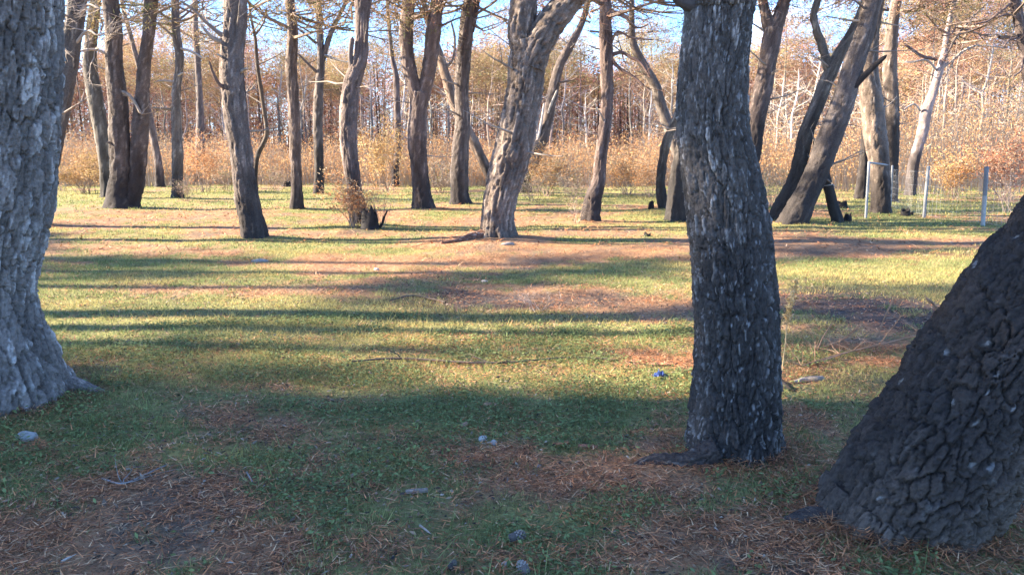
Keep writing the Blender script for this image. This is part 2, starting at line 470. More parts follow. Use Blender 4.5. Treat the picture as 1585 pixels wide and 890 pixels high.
def tree(key, pts, label, D=None, crown_s=1.0, limbs=(), branches=(), top=None, crown='thin', nseg=44, step=0.05, bark=None, dlean=0.0,
         mound=0.05, group=None, name='pine_tree', stubs=5, r_end=0.07, roots=(), end_taper=False):
    seed = sum(ord(c) for c in key) * 7 % 997
    pts = list(pts)
    b = max(pts, key=lambda q: q[1])
    if D is None:
        g, t = on_ground(b[0], b[1]); D = g[1] + 0.4 * (0.5 * b[2] * t / F_PX)
    P = trace_path(pts, D, dlean)
    foot = P[0].copy()
    zg = float(gz(foot[0], foot[1]))
    root = empty(name, (foot[0], foot[1], zg), label, 'tree', group)
    bk = dict(BARK_MID); bk.update(bark or {}); bk['z0'] = foot[2]
    rt_ = random.Random(seed + 5); kt = rt_.uniform(0.8, 1.2); hue = np.array([1 + rt_.uniform(-.06, .08), 1.0, 1 + rt_.uniform(-.08, .06)])
    if not key.startswith('fg'): bk['base'] = np.array(bk['base']) * kt * hue; bk['pale'] = np.array(bk['pale']) * kt * hue; bk['cw'] = bk['cw'] * rt_.uniform(0.8, 1.25); bk['char_h'] *= rt_.uniform(0.7, 1.5)
    down = foot.copy(); down[2] -= 0.35; down[0] -= 0.0; down[3] *= 1.08
    P = np.vstack([down, P])
    rs = random.Random(seed)
    def stem(Q, nm, nsg, bk_, top_, crown_, sd):
        if top_:
            Q = grow_up(Q, top_, r_end, seed=sd)
        bk2 = dict(bk_); bk2['rm'] = float(np.median(Q[:, 3]))
        V, Fq, C = tube(Q, nsg, step, bk2, sd, tip=True)
        me = make_mesh(nm, V - np.array([foot[0], foot[1], zg]), [Fq], C)
        o = link(nm, me, M_BARK, root)
        if crown_:
            lib = THIN_CROWNS if crown_ == 'thin' else DENSE_CROWNS
            lm, fm = lib[rs.randrange(len(lib))]
            loc = Q[-1, :3] - np.array([foot[0], foot[1], zg])
            a = rs.uniform(0, 6.28); s = rs.uniform(0.85, 1.15) * crown_s
            for nm2, m2, mt in (('crown_limb', lm, M_BARK), ('crown', fm, M_NEEDLE)):
                c = link(nm2, m2, mt, root, loc); c['kind'] = 'stuff'; c.rotation_euler = (0, 0, a); c.scale = (s, s, s)
        return Q
    main_top = None if limbs and limbs[0].get('ends_main', True) else top
    Qm = stem(P, 'trunk', nseg, bk, main_top if not end_taper else None, crown if main_top else None, seed)
    for k, lb in enumerate(limbs):
        Q = trace_path(lb['pts'], D + lb.get('dy', 0), dlean)
        bl = dict(bk); bl['flare'] = 0
        stem(Q, 'limb', max(20, int(nseg * 0.7)), bl, lb.get('top', top), lb.get('crown', crown) if lb.get('top', top) else None, seed + 13 * (k + 1))
    for k, br in enumerate(branches):
        Q = trace_path(br['pts'], D + br.get('dy', -0.05), 0)
        first = np.array(br['pts'][0][:2])
        p0, _ = at_depth(first[0], first[1], D + br.get('dy', -0.05))
        if np.linalg.norm(Q[0, :3] - p0) > 1e-6: Q = Q[::-1]
        dyo = br.get('out', -0.25)
        for i in range(len(Q)): Q[i, 1] += dyo * i / max(1, len(Q) - 1)
        c = br.get('col', (0.26, 0.21, 0.175))
        V, Fq, C = tube(Q, 8, 0.06, dict(base=c, lump=0.15), seed + k, tip=True)
        sp = Soup(); sp.add(V, Fq, C)
        if br.get('twigs'):
            for _ in range(br['twigs']):
                i = rs.randrange(max(1, len(Q) // 3), len(Q))
                dd = np.array([rs.gauss(0, 1), rs.gauss(0, 0.6), rs.gauss(0.1, 0.8)])
                twig(sp, Q[i, :3], dd, br.get('tl', 0.5) * rs.uniform(0.6, 1.3), max(0.004, Q[i, 3] * 0.5), br.get('td', 1), rs, c)
        me = sp.mesh('branch', True, (foot[0], foot[1], zg))
        link('branch', me, M_WOOD, root)
    for k in range(stubs):
        i = rs.randrange(len(P) // 2, len(P)); q = P[i]
        f = rs.uniform(0.35, 0.95); ztop = P[-1, 2]
        zz = foot[2] + f * (ztop - foot[2])
        x = np.interp(zz, P[:, 2], P[:, 0]); y = np.interp(zz, P[:, 2], P[:, 1]); r = np.interp(zz, P[:, 2], P[:, 3])
        a = rs.uniform(0, 6.28); sp = Soup()
        d = np.array([math.cos(a), math.sin(a) * 0.6, rs.uniform(-0.1, 0.5)])
        twig(sp, np.array([x, y, zz]) + d * r * 0.6, d, rs.uniform(0.35, 1.1), rs.uniform(0.012, 0.03), 1 if rs.random() < 0.6 else 0, rs, (0.3, 0.25, 0.21), up=0.1, kids=(1, 3), k=5)
        link('branch', sp.mesh('branch', True, (foot[0], foot[1], zg)), M_WOOD, root)
    for k, rt in enumerate(roots):
        Q = []
        for q_, (u, v, w) in enumerate(rt['pts']):
            g, t = on_ground(u, v); lf = rt.get('lift', 0.0)
            Q.append([g[0], g[1], g[2] + (lf[q_] if isinstance(lf, (list, tuple)) else lf), 0.5 * w * t / F_PX])
        Q = np.array(Q)
        V, Fq, C = tube(Q, 44, 0.012, dict(cw=0.028, ch=0.09, depth=0.014, edge=0.18, base=rt.get('col', (0.12, 0.09, 0.075)), lump=0.2, char_h=5 if rt.get('char') else 0, char_amt=0.7), seed + k, tip=True)
        link('root', make_mesh('root', V - np.array([foot[0], foot[1], zg]), [Fq], C), M_BARK, root)
    TREES[key] = root
    return root

FG_LEFT = dict(cw=0.054, ch=0.22, depth=0.032, terrace=0.5, grain=0.35, flake=0.30, base=(0.17, 0.145, 0.13), pale=(0.36, 0.33, 0.31), edge=0.16, warp=0.6,
               char_h=0.0, flare=0.20, lobes=6, flare_h=0.2, lump=0.10, fine=0.26, cs0=0.6)
FG_MID = dict(cw=0.034, ch=0.12, depth=0.017, terrace=0.5, grain=0.3, flake=0.20, base=(0.10, 0.085, 0.075), pale=(0.32, 0.29, 0.265), edge=0.18, warp=0.6,
              char_h=1.2, char_var=1.3, char_soft=1.0, char_amt=0.80, flare=0.30, lobes=5, flare_h=0.15, cs0=0.5, speck=0.11, speck_col=(0.22, 0.21, 0.205))
FG_RIGHT = dict(cw=0.046, ch=0.125, depth=0.030, flake=0.10, warp=0.6, fine=0.15, cs0=0.65, terrace=0.55, grain=0.35, base=(0.125, 0.095, 0.075), pale=(0.24, 0.21, 0.185), edge=0.15,
                char_h=0.0, flare=0.16, lobes=7, flare_h=0.16, lump=0.14, speck=0.008, speck_col=(0.19, 0.18, 0.17), char_top=0.36, char_top_dir=0.0)
DATA = [
 dict(key='fg_left', stubs=0, D=4.95, nseg=260, step=0.0072, bark=FG_LEFT, mound=0.05, top=6.6, crown='thin', r_end=0.12,
      label='thick grey-barked pine cut off by the left edge of the photo',
      pts=[(12, -30, 158), (10, 0, 158), (8, 100, 156), (0, 200, 152), (-9, 300, 152), (-25, 400, 152), (-27, 450, 152), (-22, 500, 162), (-12, 560, 188), (-8, 600, 212), (-8, 640, 232)],
      roots=[dict(pts=[(45, 575, 90), (85, 600, 60), (125, 604, 30), (165, 606, 12)], lift=[0.16, 0.02, 0.0, -0.02], col=(0.15, 0.13, 0.115))]),
 dict(key='fg_mid', stubs=0, D=4.05, nseg=280, step=0.007, bark=FG_MID, mound=0.03, top=6.4, crown='thin', r_end=0.1,
      label='upright blackened pine trunk in the foreground, right of the centre',
      pts=[(1116, -30, 101), (1113, 0, 101), (1105, 100, 101), (1106, 200, 106), (1118, 280, 114), (1125, 340, 117), (1131, 400, 121), (1137, 500, 126), (1137, 600, 129), (1138, 680, 137), (1137, 710, 141), (1137, 738, 149)],
      roots=[dict(pts=[(1110, 716, 44), (1070, 718, 30), (1040, 717, 24), (1010, 715, 19), (978, 719, 10)], lift=[0.06, 0.006, 0.004, 0.0, -0.02], char=1)],
      branches=[dict(pts=[(1068, 6, 26), (1045, 2, 15), (1030, -14, 10), (1015, -24, 8)], out=-0.15, col=(0.10, 0.085, 0.08))]),
 dict(key='fg_right', stubs=0, D=3.27, nseg=330, step=0.0075, bark=FG_RIGHT, mound=0.02, top=6.2, crown='thin', r_end=0.12,
      label='massive charred pine leaning to the right at the right edge',
      pts=[(1809, 234, 205), (1729, 334, 214), (1674, 404, 216), (1619, 469, 218), (1544, 569, 220), (1483, 661, 224), (1444, 719, 228), (1394, 797, 226), (1374, 838, 236)],
      roots=[dict(pts=[(1330, 800, 70), (1285, 806, 46), (1250, 805, 34), (1212, 806, 20)], lift=[0.04, 0.006, 0.003, -0.02], char=1)]),
 dict(key='m1', top=9.4, crown='dense', label='dark pine leaning right just behind the thick left-edge trunk',
      pts=[(124, -20, 26), (120, 0, 26), (112, 60, 27), (104, 110, 28), (95, 160, 29), (86, 200, 30), (75, 250, 31), (62, 290, 32), (52, 330, 34), (50, 352, 40)],
      branches=[dict(pts=[(112, 75, 6), (90, 60, 4), (70, 66, 3)], twigs=7, tl=0.7, td=2, col=(0.38, 0.32, 0.27)), dict(pts=[(115, 70, 6), (140, 50, 4), (160, 58, 3)], twigs=7, tl=0.7, td=2, col=(0.38, 0.32, 0.27)),
                dict(pts=[(120, 30, 6), (140, 10, 4), (165, 18, 3)], twigs=6, tl=0.7, td=2, col=(0.36, 0.3, 0.26))]),
 dict(key='m2', crown_s=0.62, top=6.9, label='stout pine of two stems rising from one flared foot, left side',
      pts=[(171, -20, 23), (171, 0, 23), (176, 50, 24), (177, 100, 25), (182, 150, 27), (184, 180, 28), (186, 220, 31), (188, 270, 33), (187, 300, 40), (190, 325, 52)],
      limbs=[dict(ends_main=False, top=9.0, pts=[(235, -20, 19), (234, 0, 19), (230, 50, 18), (223, 100, 19), (220, 150, 20), (218, 185, 24), (216, 225, 26), (213, 270, 24), (206, 300, 26), (202, 320, 28)])],
      branches=[dict(pts=[(182, 140, 6), (205, 150, 5), (225, 178, 4)], twigs=4, tl=0.8, col=(0.3, 0.25, 0.2)), dict(pts=[(178, 90, 5), (150, 78, 4), (120, 84, 3)], twigs=7, tl=0.8, td=2, col=(0.38, 0.32, 0.27)),
                dict(pts=[(186, 28, 5), (194, 24, 4)], col=(0.12, 0.1, 0.09)), dict(pts=[(180, 225, 5), (172, 220, 4)], col=(0.12, 0.1, 0.09))]),
 dict(key='m2b', D=29.5, top=7.4, nseg=28, step=0.08, label='pale curved pine stem left of the flared double pine',
      pts=[(150, -20, 16), (148, 0, 16), (141, 60, 18), (139, 100, 20), (147, 150, 22), (152, 180, 22), (159, 220, 21), (165, 270, 20), (169, 304, 24)], stubs=3),
 dict(key='m2d', D=38, top=9.0, nseg=20, step=0.1, label='slim dark pine right behind the flared double pine',
      pts=[(214, 100, 7), (226, 150, 8), (233, 190, 10), (241, 230, 11), (246, 262, 12), (248, 289, 14)]),
 dict(key='m3', top=7.6, nseg=30, step=0.07, stubs=8, label='slim knotty pine with short pale dead stubs, left side',
      pts=[(271, -20, 12), (271, 0, 12), (273, 50, 12), (278, 90, 13), (276, 120, 12), (273, 150, 13), (273, 200, 14), (275, 230, 16), (275, 280, 16), (275, 308, 18)],
      branches=[dict(pts=[(277, 75, 4), (300, 82, 4), (318, 92, 3)], col=(0.4, 0.34, 0.28)), dict(pts=[(275, 118, 4), (288, 114, 3)], col=(0.33, 0.28, 0.24)), dict(pts=[(270, 128, 4), (255, 126, 3), (245, 128, 2)], col=(0.33, 0.28, 0.24)),
                dict(pts=[(268, 170, 4), (240, 168, 3)], col=(0.2, 0.16, 0.13)), dict(pts=[(272, 60, 4), (250, 40, 3), (240, 34, 3)], twigs=3, col=(0.25, 0.2, 0.17))]),
 dict(key='m4', D=44, top=9.2, nseg=18, step=0.12, stubs=4, label='thin far pine just right of the knotty stubbed pine',
      pts=[(301, -20, 8), (302, 0, 8), (303, 50, 9), (306, 100, 9), (309, 150, 9), (310, 190, 12), (310, 225, 14), (310, 285, 15)]),
 dict(key='m5', crown_s=0.62, top=7.4, nseg=64, step=0.035, label='straight thick pine leaning slightly left with a knot of dead limbs',
      pts=[(364, -20, 35), (364, 0, 35), (363, 50, 34), (359, 100, 36), (362, 150, 36), (365, 190, 36), (372, 230, 33), (378, 280, 34), (387, 330, 36), (395, 372, 40)],
      branches=[dict(pts=[(352, 60, 14), (340, 52, 7), (322, 36, 5), (305, 18, 4), (285, 4, 3)], twigs=5, tl=0.6, col=(0.22, 0.17, 0.14)), dict(pts=[(350, 66, 10), (336, 63, 7), (328, 56, 5), (318, 40, 3)], col=(0.28, 0.235, 0.2), twigs=2, tl=0.4),
                dict(pts=[(358, 142, 6), (344, 132, 5), (338, 115, 4), (336, 98, 3)], col=(0.14, 0.1, 0.09), out=-0.4), dict(pts=[(372, 112, 6), (384, 108, 4), (390, 110, 3)], col=(0.33, 0.28, 0.24)), dict(pts=[(350, 92, 5), (342, 86, 3)], col=(0.4, 0.34, 0.3))]),
 dict(key='m6', D=34, top=7.4, nseg=14, step=0.08, r_end=0.04, stubs=2, label='very thin crooked sapling right of the straight leaning pine', bark=dict(depth=0.008, base=(0.15, 0.11, 0.09)),
      pts=[(390, 35, 4), (395, 60, 5), (398, 100, 6), (404, 140, 6), (410, 180, 6), (413, 205, 7), (408, 222, 7), (399, 240, 7), (396, 262, 6), (395, 292, 7)],
      branches=[dict(pts=[(395, 55, 4), (410, 35, 3), (416, 15, 2)], twigs=4, tl=0.7, col=(0.16, 0.12, 0.1)), dict(pts=[(400, 100, 3), (425, 90, 2), (440, 82, 2)], twigs=2, tl=0.6, col=(0.2, 0.15, 0.12))]),
 dict(key='m7', top=6.8, nseg=40, step=0.06, stubs=3, label='slender straight pine, second right of the straight leaning pine',
      pts=[(447, -20, 13), (448, 0, 13), (453, 50, 15), (451, 100, 17), (454, 150, 16), (456, 190, 17), (457, 230, 17), (459, 280, 16), (459, 326, 20)]),
 dict(key='m8', D=32, top=8.0, nseg=26, step=0.08, bark=dict(char_h=1.3, char_var=0.2, char_soft=0.15), label='slim pine with a thin limb forking off to the right',
      pts=[(492, -20, 9), (493, 0, 9), (495, 50, 10), (497, 100, 11), (493, 150, 14), (492, 200, 14), (494, 260, 14), (493, 301, 17)],
      limbs=[dict(ends_main=False, pts=[(540, -20, 5), (537, 0, 5), (525, 25, 6), (515, 45, 7), (505, 72, 8), (498, 100, 8)], crown='thin', top=8.0)],
      branches=[dict(pts=[(490, 68, 5), (475, 55, 4), (460, 44, 3)], twigs=3, tl=0.7, col=(0.14, 0.11, 0.1)), dict(pts=[(490, 112, 5), (478, 100, 4), (463, 84, 3)], twigs=2, col=(0.14, 0.11, 0.1)), dict(pts=[(492, 6, 7), (480, 2, 5), (465, -12, 4)], col=(0.14, 0.11, 0.1)),
                dict(pts=[(503, 86, 4), (525, 94, 3), (540, 98, 2)], col=(0.3, 0.26, 0.22)), dict(pts=[(516, 40, 3), (535, 24, 2), (548, 22, 2)], twigs=2, col=(0.2, 0.16, 0.14))]),
 dict(key='m9', top=7.4, nseg=52, step=0.05, label='bent pine with dry brush and a burnt stump at its foot',
      pts=[(562, -20, 26), (562, 0, 25), (560, 40, 20), (559, 80, 21), (553, 105, 25), (544, 135, 26), (541, 165, 26), (539, 190, 25), (539, 220, 25), (544, 260, 24), (548, 290, 23), (552, 320, 26), (558, 350, 32)],
      branches=[dict(pts=[(545, 104, 9), (543, 85, 8), (547, 58, 8)], col=(0.16, 0.13, 0.12), out=-0.1)]),
 dict(key='m10', D=40, top=9.3, nseg=18, step=0.1, stubs=3, label='thin grey pine just left of the forked centre pine',
      pts=[(604, 60, 6), (607, 90, 7), (613, 120, 9), (614, 150, 10), (615, 200, 11), (616, 230, 11), (612, 260, 11), (612, 289, 12)]),
 dict(key='m11', top=7.0, nseg=48, step=0.055, label='pine forking into two even limbs, centre left', bark=dict(char_h=1.2),
      pts=[(650, 140, 25), (649, 152, 26), (648, 170, 26), (646, 200, 28), (646, 230, 28), (650, 270, 27), (653, 300, 30), (655, 325, 35)],
      limbs=[dict(pts=[(634, -20, 19), (633, 0, 19), (629, 50, 21), (630, 80, 21), (634, 110, 21), (641, 135, 21), (647, 165, 21)]), dict(pts=[(678, -20, 18), (677, 0, 19), (671, 50, 22), (665, 100, 22), (659, 130, 21), (651, 165, 20)])],
      branches=[dict(pts=[(625, 14, 4), (610, 8, 3), (595, -2, 3)], twigs=4, tl=0.7, col=(0.2, 0.16, 0.13)), dict(pts=[(664, 30, 5), (656, 12, 4), (650, -6, 3)], twigs=4, col=(0.13, 0.11, 0.1)), dict(pts=[(680, 42, 4), (700, 34, 3), (722, 26, 2)], twigs=3, col=(0.13, 0.11, 0.1))]),
 dict(key='m12', top=7.4, nseg=46, step=0.06, bark=dict(char_h=1.0), label='pale smooth pine with flared foot left of the largest centre pine',
      pts=[(726, -20, 18), (726, 0, 18), (722, 40, 21), (717, 100, 21), (715, 150, 21), (716, 190, 22), (712, 230, 26), (711, 270, 28), (711, 300, 27), (712, 318, 33)],
      limbs=[dict(ends_main=False, pts=[(742, -20, 7), (740, 0, 7), (735, 25, 8), (729, 50, 8)], top=8.2)], branches=[dict(pts=[(712, 132, 4), (702, 130, 3), (685, 124, 2)], col=(0.33, 0.28, 0.24)), dict(pts=[(710, 178, 4), (700, 174, 3), (692, 168, 2)], col=(0.33, 0.28, 0.24)), dict(pts=[(735, 30, 3), (760, 24, 2), (785, 16, 2)], twigs=5, tl=0.6, col=(0.3, 0.26, 0.22))]),
 dict(key='m13', D=36, top=8.6, nseg=24, step=0.09, label='far pine leaning left behind the largest centre pine', bark=dict(base=(0.15, 0.115, 0.095)),
      pts=[(662, 30, 10), (672, 60, 11), (682, 90, 13), (692, 125, 15), (707, 170, 17), (728, 210, 16), (746, 247, 15), (766, 290, 17)],
      branches=[dict(pts=[(690, 106, 5), (702, 90, 4), (704, 60, 4), (699, 35, 3)], col=(0.2, 0.16, 0.14), twigs=3)]),
 dict(key='m14', top=7.6, nseg=84, step=0.028, mound=0.10, bark=dict(char_h=0.35, char_var=0.5, char_amt=0.6, cw=0.052, ch=0.42, lump=0.06, depth=0.050, edge=0.24, warp=0.55, flare=0.22), label='largest centre pine with deeply furrowed bark and two heavy limbs',
      pts=[(814, 60, 48), (817, 80, 51), (816, 105, 54), (811, 150, 53), (802, 200, 55), (791, 250, 56), (777, 300, 50), (771, 340, 48), (772, 374, 54)],
      limbs=[dict(pts=[(814, -20, 38), (812, 0, 39), (808, 40, 41), (810, 70, 42), (816, 105, 40)]), dict(dy=-0.1, pts=[(905, -26, 38), (886, -5, 39), (868, 17, 41), (850, 40, 43), (834, 68, 44), (822, 105, 42)])],
      roots=[dict(pts=[(756, 366, 22), (735, 368, 13), (708, 374, 8), (682, 378, 5)], lift=0.02, col=(0.16, 0.08, 0.055))]),
 dict(key='m15', top=8.0, nseg=26, step=0.08, stubs=4, label='slim pine leaning right just behind the largest centre pine',
      pts=[(912, -10, 9), (908, 12, 9), (898, 42, 10), (880, 76, 13), (865, 105, 15), (854, 153, 16), (842, 207, 18), (826, 243, 22), (815, 270, 22), (809, 300, 24)],
      branches=[dict(pts=[(843, 200, 5), (850, 170, 4), (862, 140, 3)], col=(0.36, 0.32, 0.28)), dict(pts=[(856, 130, 4), (880, 126, 3), (892, 122, 2)], col=(0.16, 0.12, 0.1)), dict(pts=[(828, 235, 4), (836, 200, 4), (842, 160, 3)], col=(0.5, 0.44, 0.4))]),
 dict(key='m16', top=6.6, nseg=44, step=0.05, bark=dict(base=(0.11, 0.083, 0.07), pale=(0.18, 0.15, 0.13), char_h=1.3), label='slim dark pine with a bulging crooked foot and drooping dead branches',
      pts=[(937, -20, 16), (937, 0, 17), (937, 50, 20), (939, 100, 20), (940, 150, 18), (936, 200, 18), (929, 250, 18), (927, 280, 19), (917, 312, 26), (914, 345, 29)],
      branches=[dict(pts=[(946, 86, 7), (962, 82, 5), (975, 90, 5), (990, 100, 4), (1004, 122, 3)], twigs=5, tl=0.6, col=(0.15, 0.1, 0.09)), dict(pts=[(948, 95, 7), (960, 108, 5), (978, 120, 4), (996, 136, 3)], twigs=4, tl=0.6, col=(0.15, 0.1, 0.09)),
                dict(pts=[(945, 20, 5), (965, 28, 4), (985, 45, 3), (1003, 40, 2)], twigs=6, tl=0.7, td=2, col=(0.2, 0.14, 0.12)), dict(pts=[(945, 70, 4), (955, 50, 3), (975, 60, 3), (1010, 65, 2)], twigs=6, tl=0.6, td=2, col=(0.2, 0.14, 0.12))]),
 dict(key='m18', D=27, top=7.4, nseg=26, step=0.08, stubs=5, label='thin pine leaning left behind the foreground blackened trunk',
      pts=[(978, -20, 8), (978, 0, 8), (978, 32, 9), (979, 62, 11), (986, 84, 13), (1002, 111, 14), (1015, 135, 14), (1021, 158, 16), (1031, 188, 16), (1040, 210, 16), (1056, 260, 17), (1070, 310, 20)]),
 dict(key='m18b', top=7.8, nseg=26, step=0.08, label='crooked thin pine hugging the left side of the blackened trunk',
      pts=[(1066, 60, 9), (1062, 120, 10), (1053, 165, 11), (1042, 195, 12), (1031, 222, 13), (1025, 255, 13), (1022, 285, 13), (1027, 325, 16)]),
 dict(key='m19', top=7.4, nseg=46, step=0.05, label='wide pine half hidden behind the left of the blackened trunk',
      pts=[(1082, -20, 28), (1078, 80, 30), (1068, 200, 34), (1059, 250, 35), (1053, 300, 37), (1050, 345, 38)]),
 dict(key='m20', D=19.5, top=7.8, nseg=46, step=0.05, bark=dict(char_h=1.9, pale=(0.28, 0.24, 0.20)), label='forked pine emerging behind the right of the blackened trunk',
      pts=[(1197, 40, 27), (1193, 70, 28), (1186, 110, 26), (1178, 150, 27), (1172, 180, 27), (1167, 215, 27), (1160, 250, 28), (1152, 300, 30), (1148, 342, 34)],
      limbs=[dict(pts=[(1174, -30, 13), (1178, -10, 13), (1184, 18, 15), (1193, 55, 18)]), dict(pts=[(1225, -30, 16), (1217, -5, 17), (1208, 20, 19), (1198, 55, 21)])]),
 dict(key='m21', top=7.8, nseg=56, step=0.045, bark=dict(char_h=1.7, char_var=0.8, cw=0.085), label='heavy pine leaning right with a broken charred branch, right side',
      pts=[(1358, -20, 26), (1351, 0, 27), (1338, 50, 27), (1322, 100, 29), (1308, 150, 33), (1289, 200, 35), (1277, 230, 35), (1266, 260, 35), (1251, 295, 36), (1237, 325, 39), (1227, 350, 42)],
      branches=[dict(pts=[(1308, 152, 10), (1326, 127, 10), (1345, 105, 9), (1362, 88, 5)], col=(0.03, 0.026, 0.026), out=-0.35), dict(pts=[(1345, 20, 4), (1320, 4, 3), (1290, -6, 3)], twigs=2, col=(0.14, 0.11, 0.1))]),
 dict(key='m21b', top=7.6, nseg=48, step=0.05, bark=dict(char_h=1.7, char_var=0.8), label='second leaning pine, left of the one with the broken branch',
      pts=[(1335, 15, 12), (1322, 45, 14), (1308, 70, 16), (1293, 95, 19), (1280, 125, 21), (1266, 160, 21), (1250, 200, 22), (1239, 245, 23), (1231, 280, 25), (1216, 312, 28), (1202, 346, 31)],
      limbs=[dict(ends_main=False, top=7.0, pts=[(1270, -20, 10), (1267, -5, 10), (1260, 25, 10), (1265, 50, 11), (1273, 75, 12), (1284, 110, 14)])]),
 dict(key='m21c', D=18.6, top=None, nseg=28, step=0.06, end_taper=True, bark=dict(char_h=1.4, depth=0.012), label='short broken stem propped under the heavy leaning pine', mound=0.02,
      pts=[(1262, 215, 10), (1272, 255, 14), (1282, 290, 15), (1290, 320, 15), (1296, 343, 16)]),
 dict(key='m22', top=6.8, nseg=46, step=0.055, bark=dict(char_h=1.2), label='pine standing behind the small pale metal frame, right side',
      pts=[(1366, -20, 14), (1362, 0, 14), (1350, 60, 18), (1345, 110, 25), (1349, 150, 32), (1353, 200, 33), (1360, 250, 30), (1363, 290, 28), (1363, 333, 31)]),
 dict(key='m23', D=26.5, top=7.3, nseg=30, step=0.07, bark=dict(char_h=2.5), label='slim dark pine right behind the one at the metal frame',
      pts=[(1391, -20, 15), (1388, 0, 15), (1381, 50, 17), (1377, 110, 21), (1380, 150, 21), (1381, 200, 20), (1380, 250, 20), (1378, 312, 20)]),
 dict(key='m24', D=28, top=8.0, nseg=26, step=0.08, label='dark pine foot seen left of the pale metal frame', bark=dict(char_h=3.0),
      pts=[(1352, 100, 12), (1342, 200, 13), (1338, 240, 14), (1335, 280, 16), (1332, 309, 18)]),
 dict(key='m25', D=31, top=7.6, nseg=28, step=0.07, r_end=0.04, bark=dict(char_h=2.2, char_var=0.3, char_soft=0.2, base=(0.24, 0.20, 0.175), pale=(0.36, 0.32, 0.29), depth=0.012), label='leaning silvery dead pine with bare spreading branches, far right',
      pts=[(1478, 0, 7), (1467, 45, 8), (1461, 85, 10), (1454, 110, 12), (1445, 140, 13), (1433, 175, 16), (1428, 205, 16), (1415, 250, 16), (1408, 303, 16)],
      branches=[dict(pts=[(1459, 105, 6), (1475, 92, 5), (1492, 78, 4), (1512, 72, 3), (1550, 76, 2)], twigs=8, tl=0.9, td=2, col=(0.34, 0.3, 0.27)), dict(pts=[(1448, 108, 5), (1432, 94, 4), (1410, 97, 3), (1395, 98, 2)], twigs=3, tl=0.7, col=(0.34, 0.3, 0.27)),
                dict(pts=[(1424, 172, 4), (1412, 162, 3), (1394, 170, 2)], col=(0.34, 0.3, 0.27)), dict(pts=[(1450, 92, 6), (1425, 88, 5), (1395, 70, 4)], col=(0.13, 0.1, 0.1)), dict(pts=[(1463, 90, 5), (1480, 55, 4), (1505, 25, 3), (1535, -6, 2)], twigs=5, tl=0.8, col=(0.14, 0.11, 0.1))]),
 dict(key='m26', D=24, top=6.9, nseg=30, step=0.07, label='pine bending out of the photo at the upper right corner', bark=dict(base=(0.15, 0.12, 0.11)),
      pts=[(1564, -25, 16), (1569, 0, 16), (1577, 30, 15), (1584, 70, 15), (1592, 120, 15), (1602, 220, 17), (1606, 318, 20)],
      branches=[dict(pts=[(1565, 5, 4), (1545, 20, 4), (1522, 35, 3), (1500, 40, 2)], twigs=6, tl=0.8, td=2, col=(0.15, 0.11, 0.1)), dict(pts=[(1580, 60, 4), (1560, 62, 3), (1545, 75, 3)], twigs=6, tl=0.7, td=2, col=(0.15, 0.11, 0.1)),
                dict(pts=[(1583, 90, 4), (1576, 110, 3), (1560, 120, 2)], twigs=5, tl=0.7, td=2, col=(0.15, 0.11, 0.1)), dict(pts=[(1577, 30, 4), (1555, 24, 3), (1535, 30, 2)], twigs=5, tl=0.7, td=2, col=(0.15, 0.11, 0.1))]),
]
for dct in DATA:                                   # where each one stands, and the low mound at its foot
    b = max(dct['pts'], key=lambda q: q[1])
    if dct.get('D') is None:
        g, t = on_ground(b[0], b[1]); dct['D'] = float(g[1] + 0.4 * (0.5 * b[2] * t / F_PX))
mounds = []
for dct in DATA:
    b = max(dct['pts'], key=lambda q: q[1]); p, t = at_depth(b[0], b[1], dct['D'])
    mounds.append((p[0], p[1], dct.pop('mound', 0.05), max(0.45, b[2] * t / F_PX * 1.1)))
MOUNDS.extend(mounds)

# ------------------------------------------------------------------ ground: one sheet to the horizon
# where the grass is thick (+) and where needles or bare soil lie (-), from the photograph: (u, v, ru, rv, amount)
PATCH = [(700, 415, 330, 22, -0.8), (850, 440, 60, 40, 0.2), (960, 435, 120, 28, 0.9), (300, 500, 260, 50, 0.6), (600, 500, 350, 40, 0.55), (760, 470, 260, 18, -0.9), (450, 450, 160, 20, -0.5),
         (560, 600, 480, 45, 0.55), (430, 655, 110, 28, -0.8), (900, 610, 150, 50, 0.4), (180, 620, 120, 45, 0.4), (900, 730, 260, 60, -0.8), (250, 740, 260, 60, -0.35), (520, 800, 200, 40, 0.35), (1000, 560, 110, 25, -0.7),
         (1350, 480, 160, 30, -0.5), (1300, 560, 130, 60, 0.1), (1380, 415, 200, 22, 0.8), (180, 385, 230, 16, -0.7), (230, 345, 220, 12, -0.6), (480, 380, 260, 10, 0.6), (700, 345, 200, 12, -0.7), (900, 385, 240, 14, -0.8), (1250, 385, 220, 14, -0.7),
         (1450, 325, 150, 14, 0.7), (300, 310, 260, 10, 0.6), (650, 305, 260, 8, 0.5), (150, 430, 130, 20, 0.3), (1100, 830, 150, 50, -0.6), (300, 850, 250, 40, -0.6), (700, 860, 200, 40, -0.3), (1250, 740, 90, 60, 0.35), (60, 720, 100, 40, 0.2),
         (800, 800, 900, 110, -0.42), (500, 540, 420, 40, 0.35), (350, 480, 330, 60, 0.3), (760, 378, 70, 10, -1.0), (700, 372, 60, 8, -1.0)]
PW = []
for (u, v, ru, rv, a) in PATCH:
    g, t = on_ground(u, v); gu, _ = on_ground(u + ru, v); gn, _ = on_ground(u, v + rv); gf, _ = on_ground(u, max(v - rv, 262))
    PW.append((g[0], 0.5 * (gn[1] + gf[1]), abs(gu[0] - g[0]), 0.5 * abs(gf[1] - gn[1]) + 0.05, a))

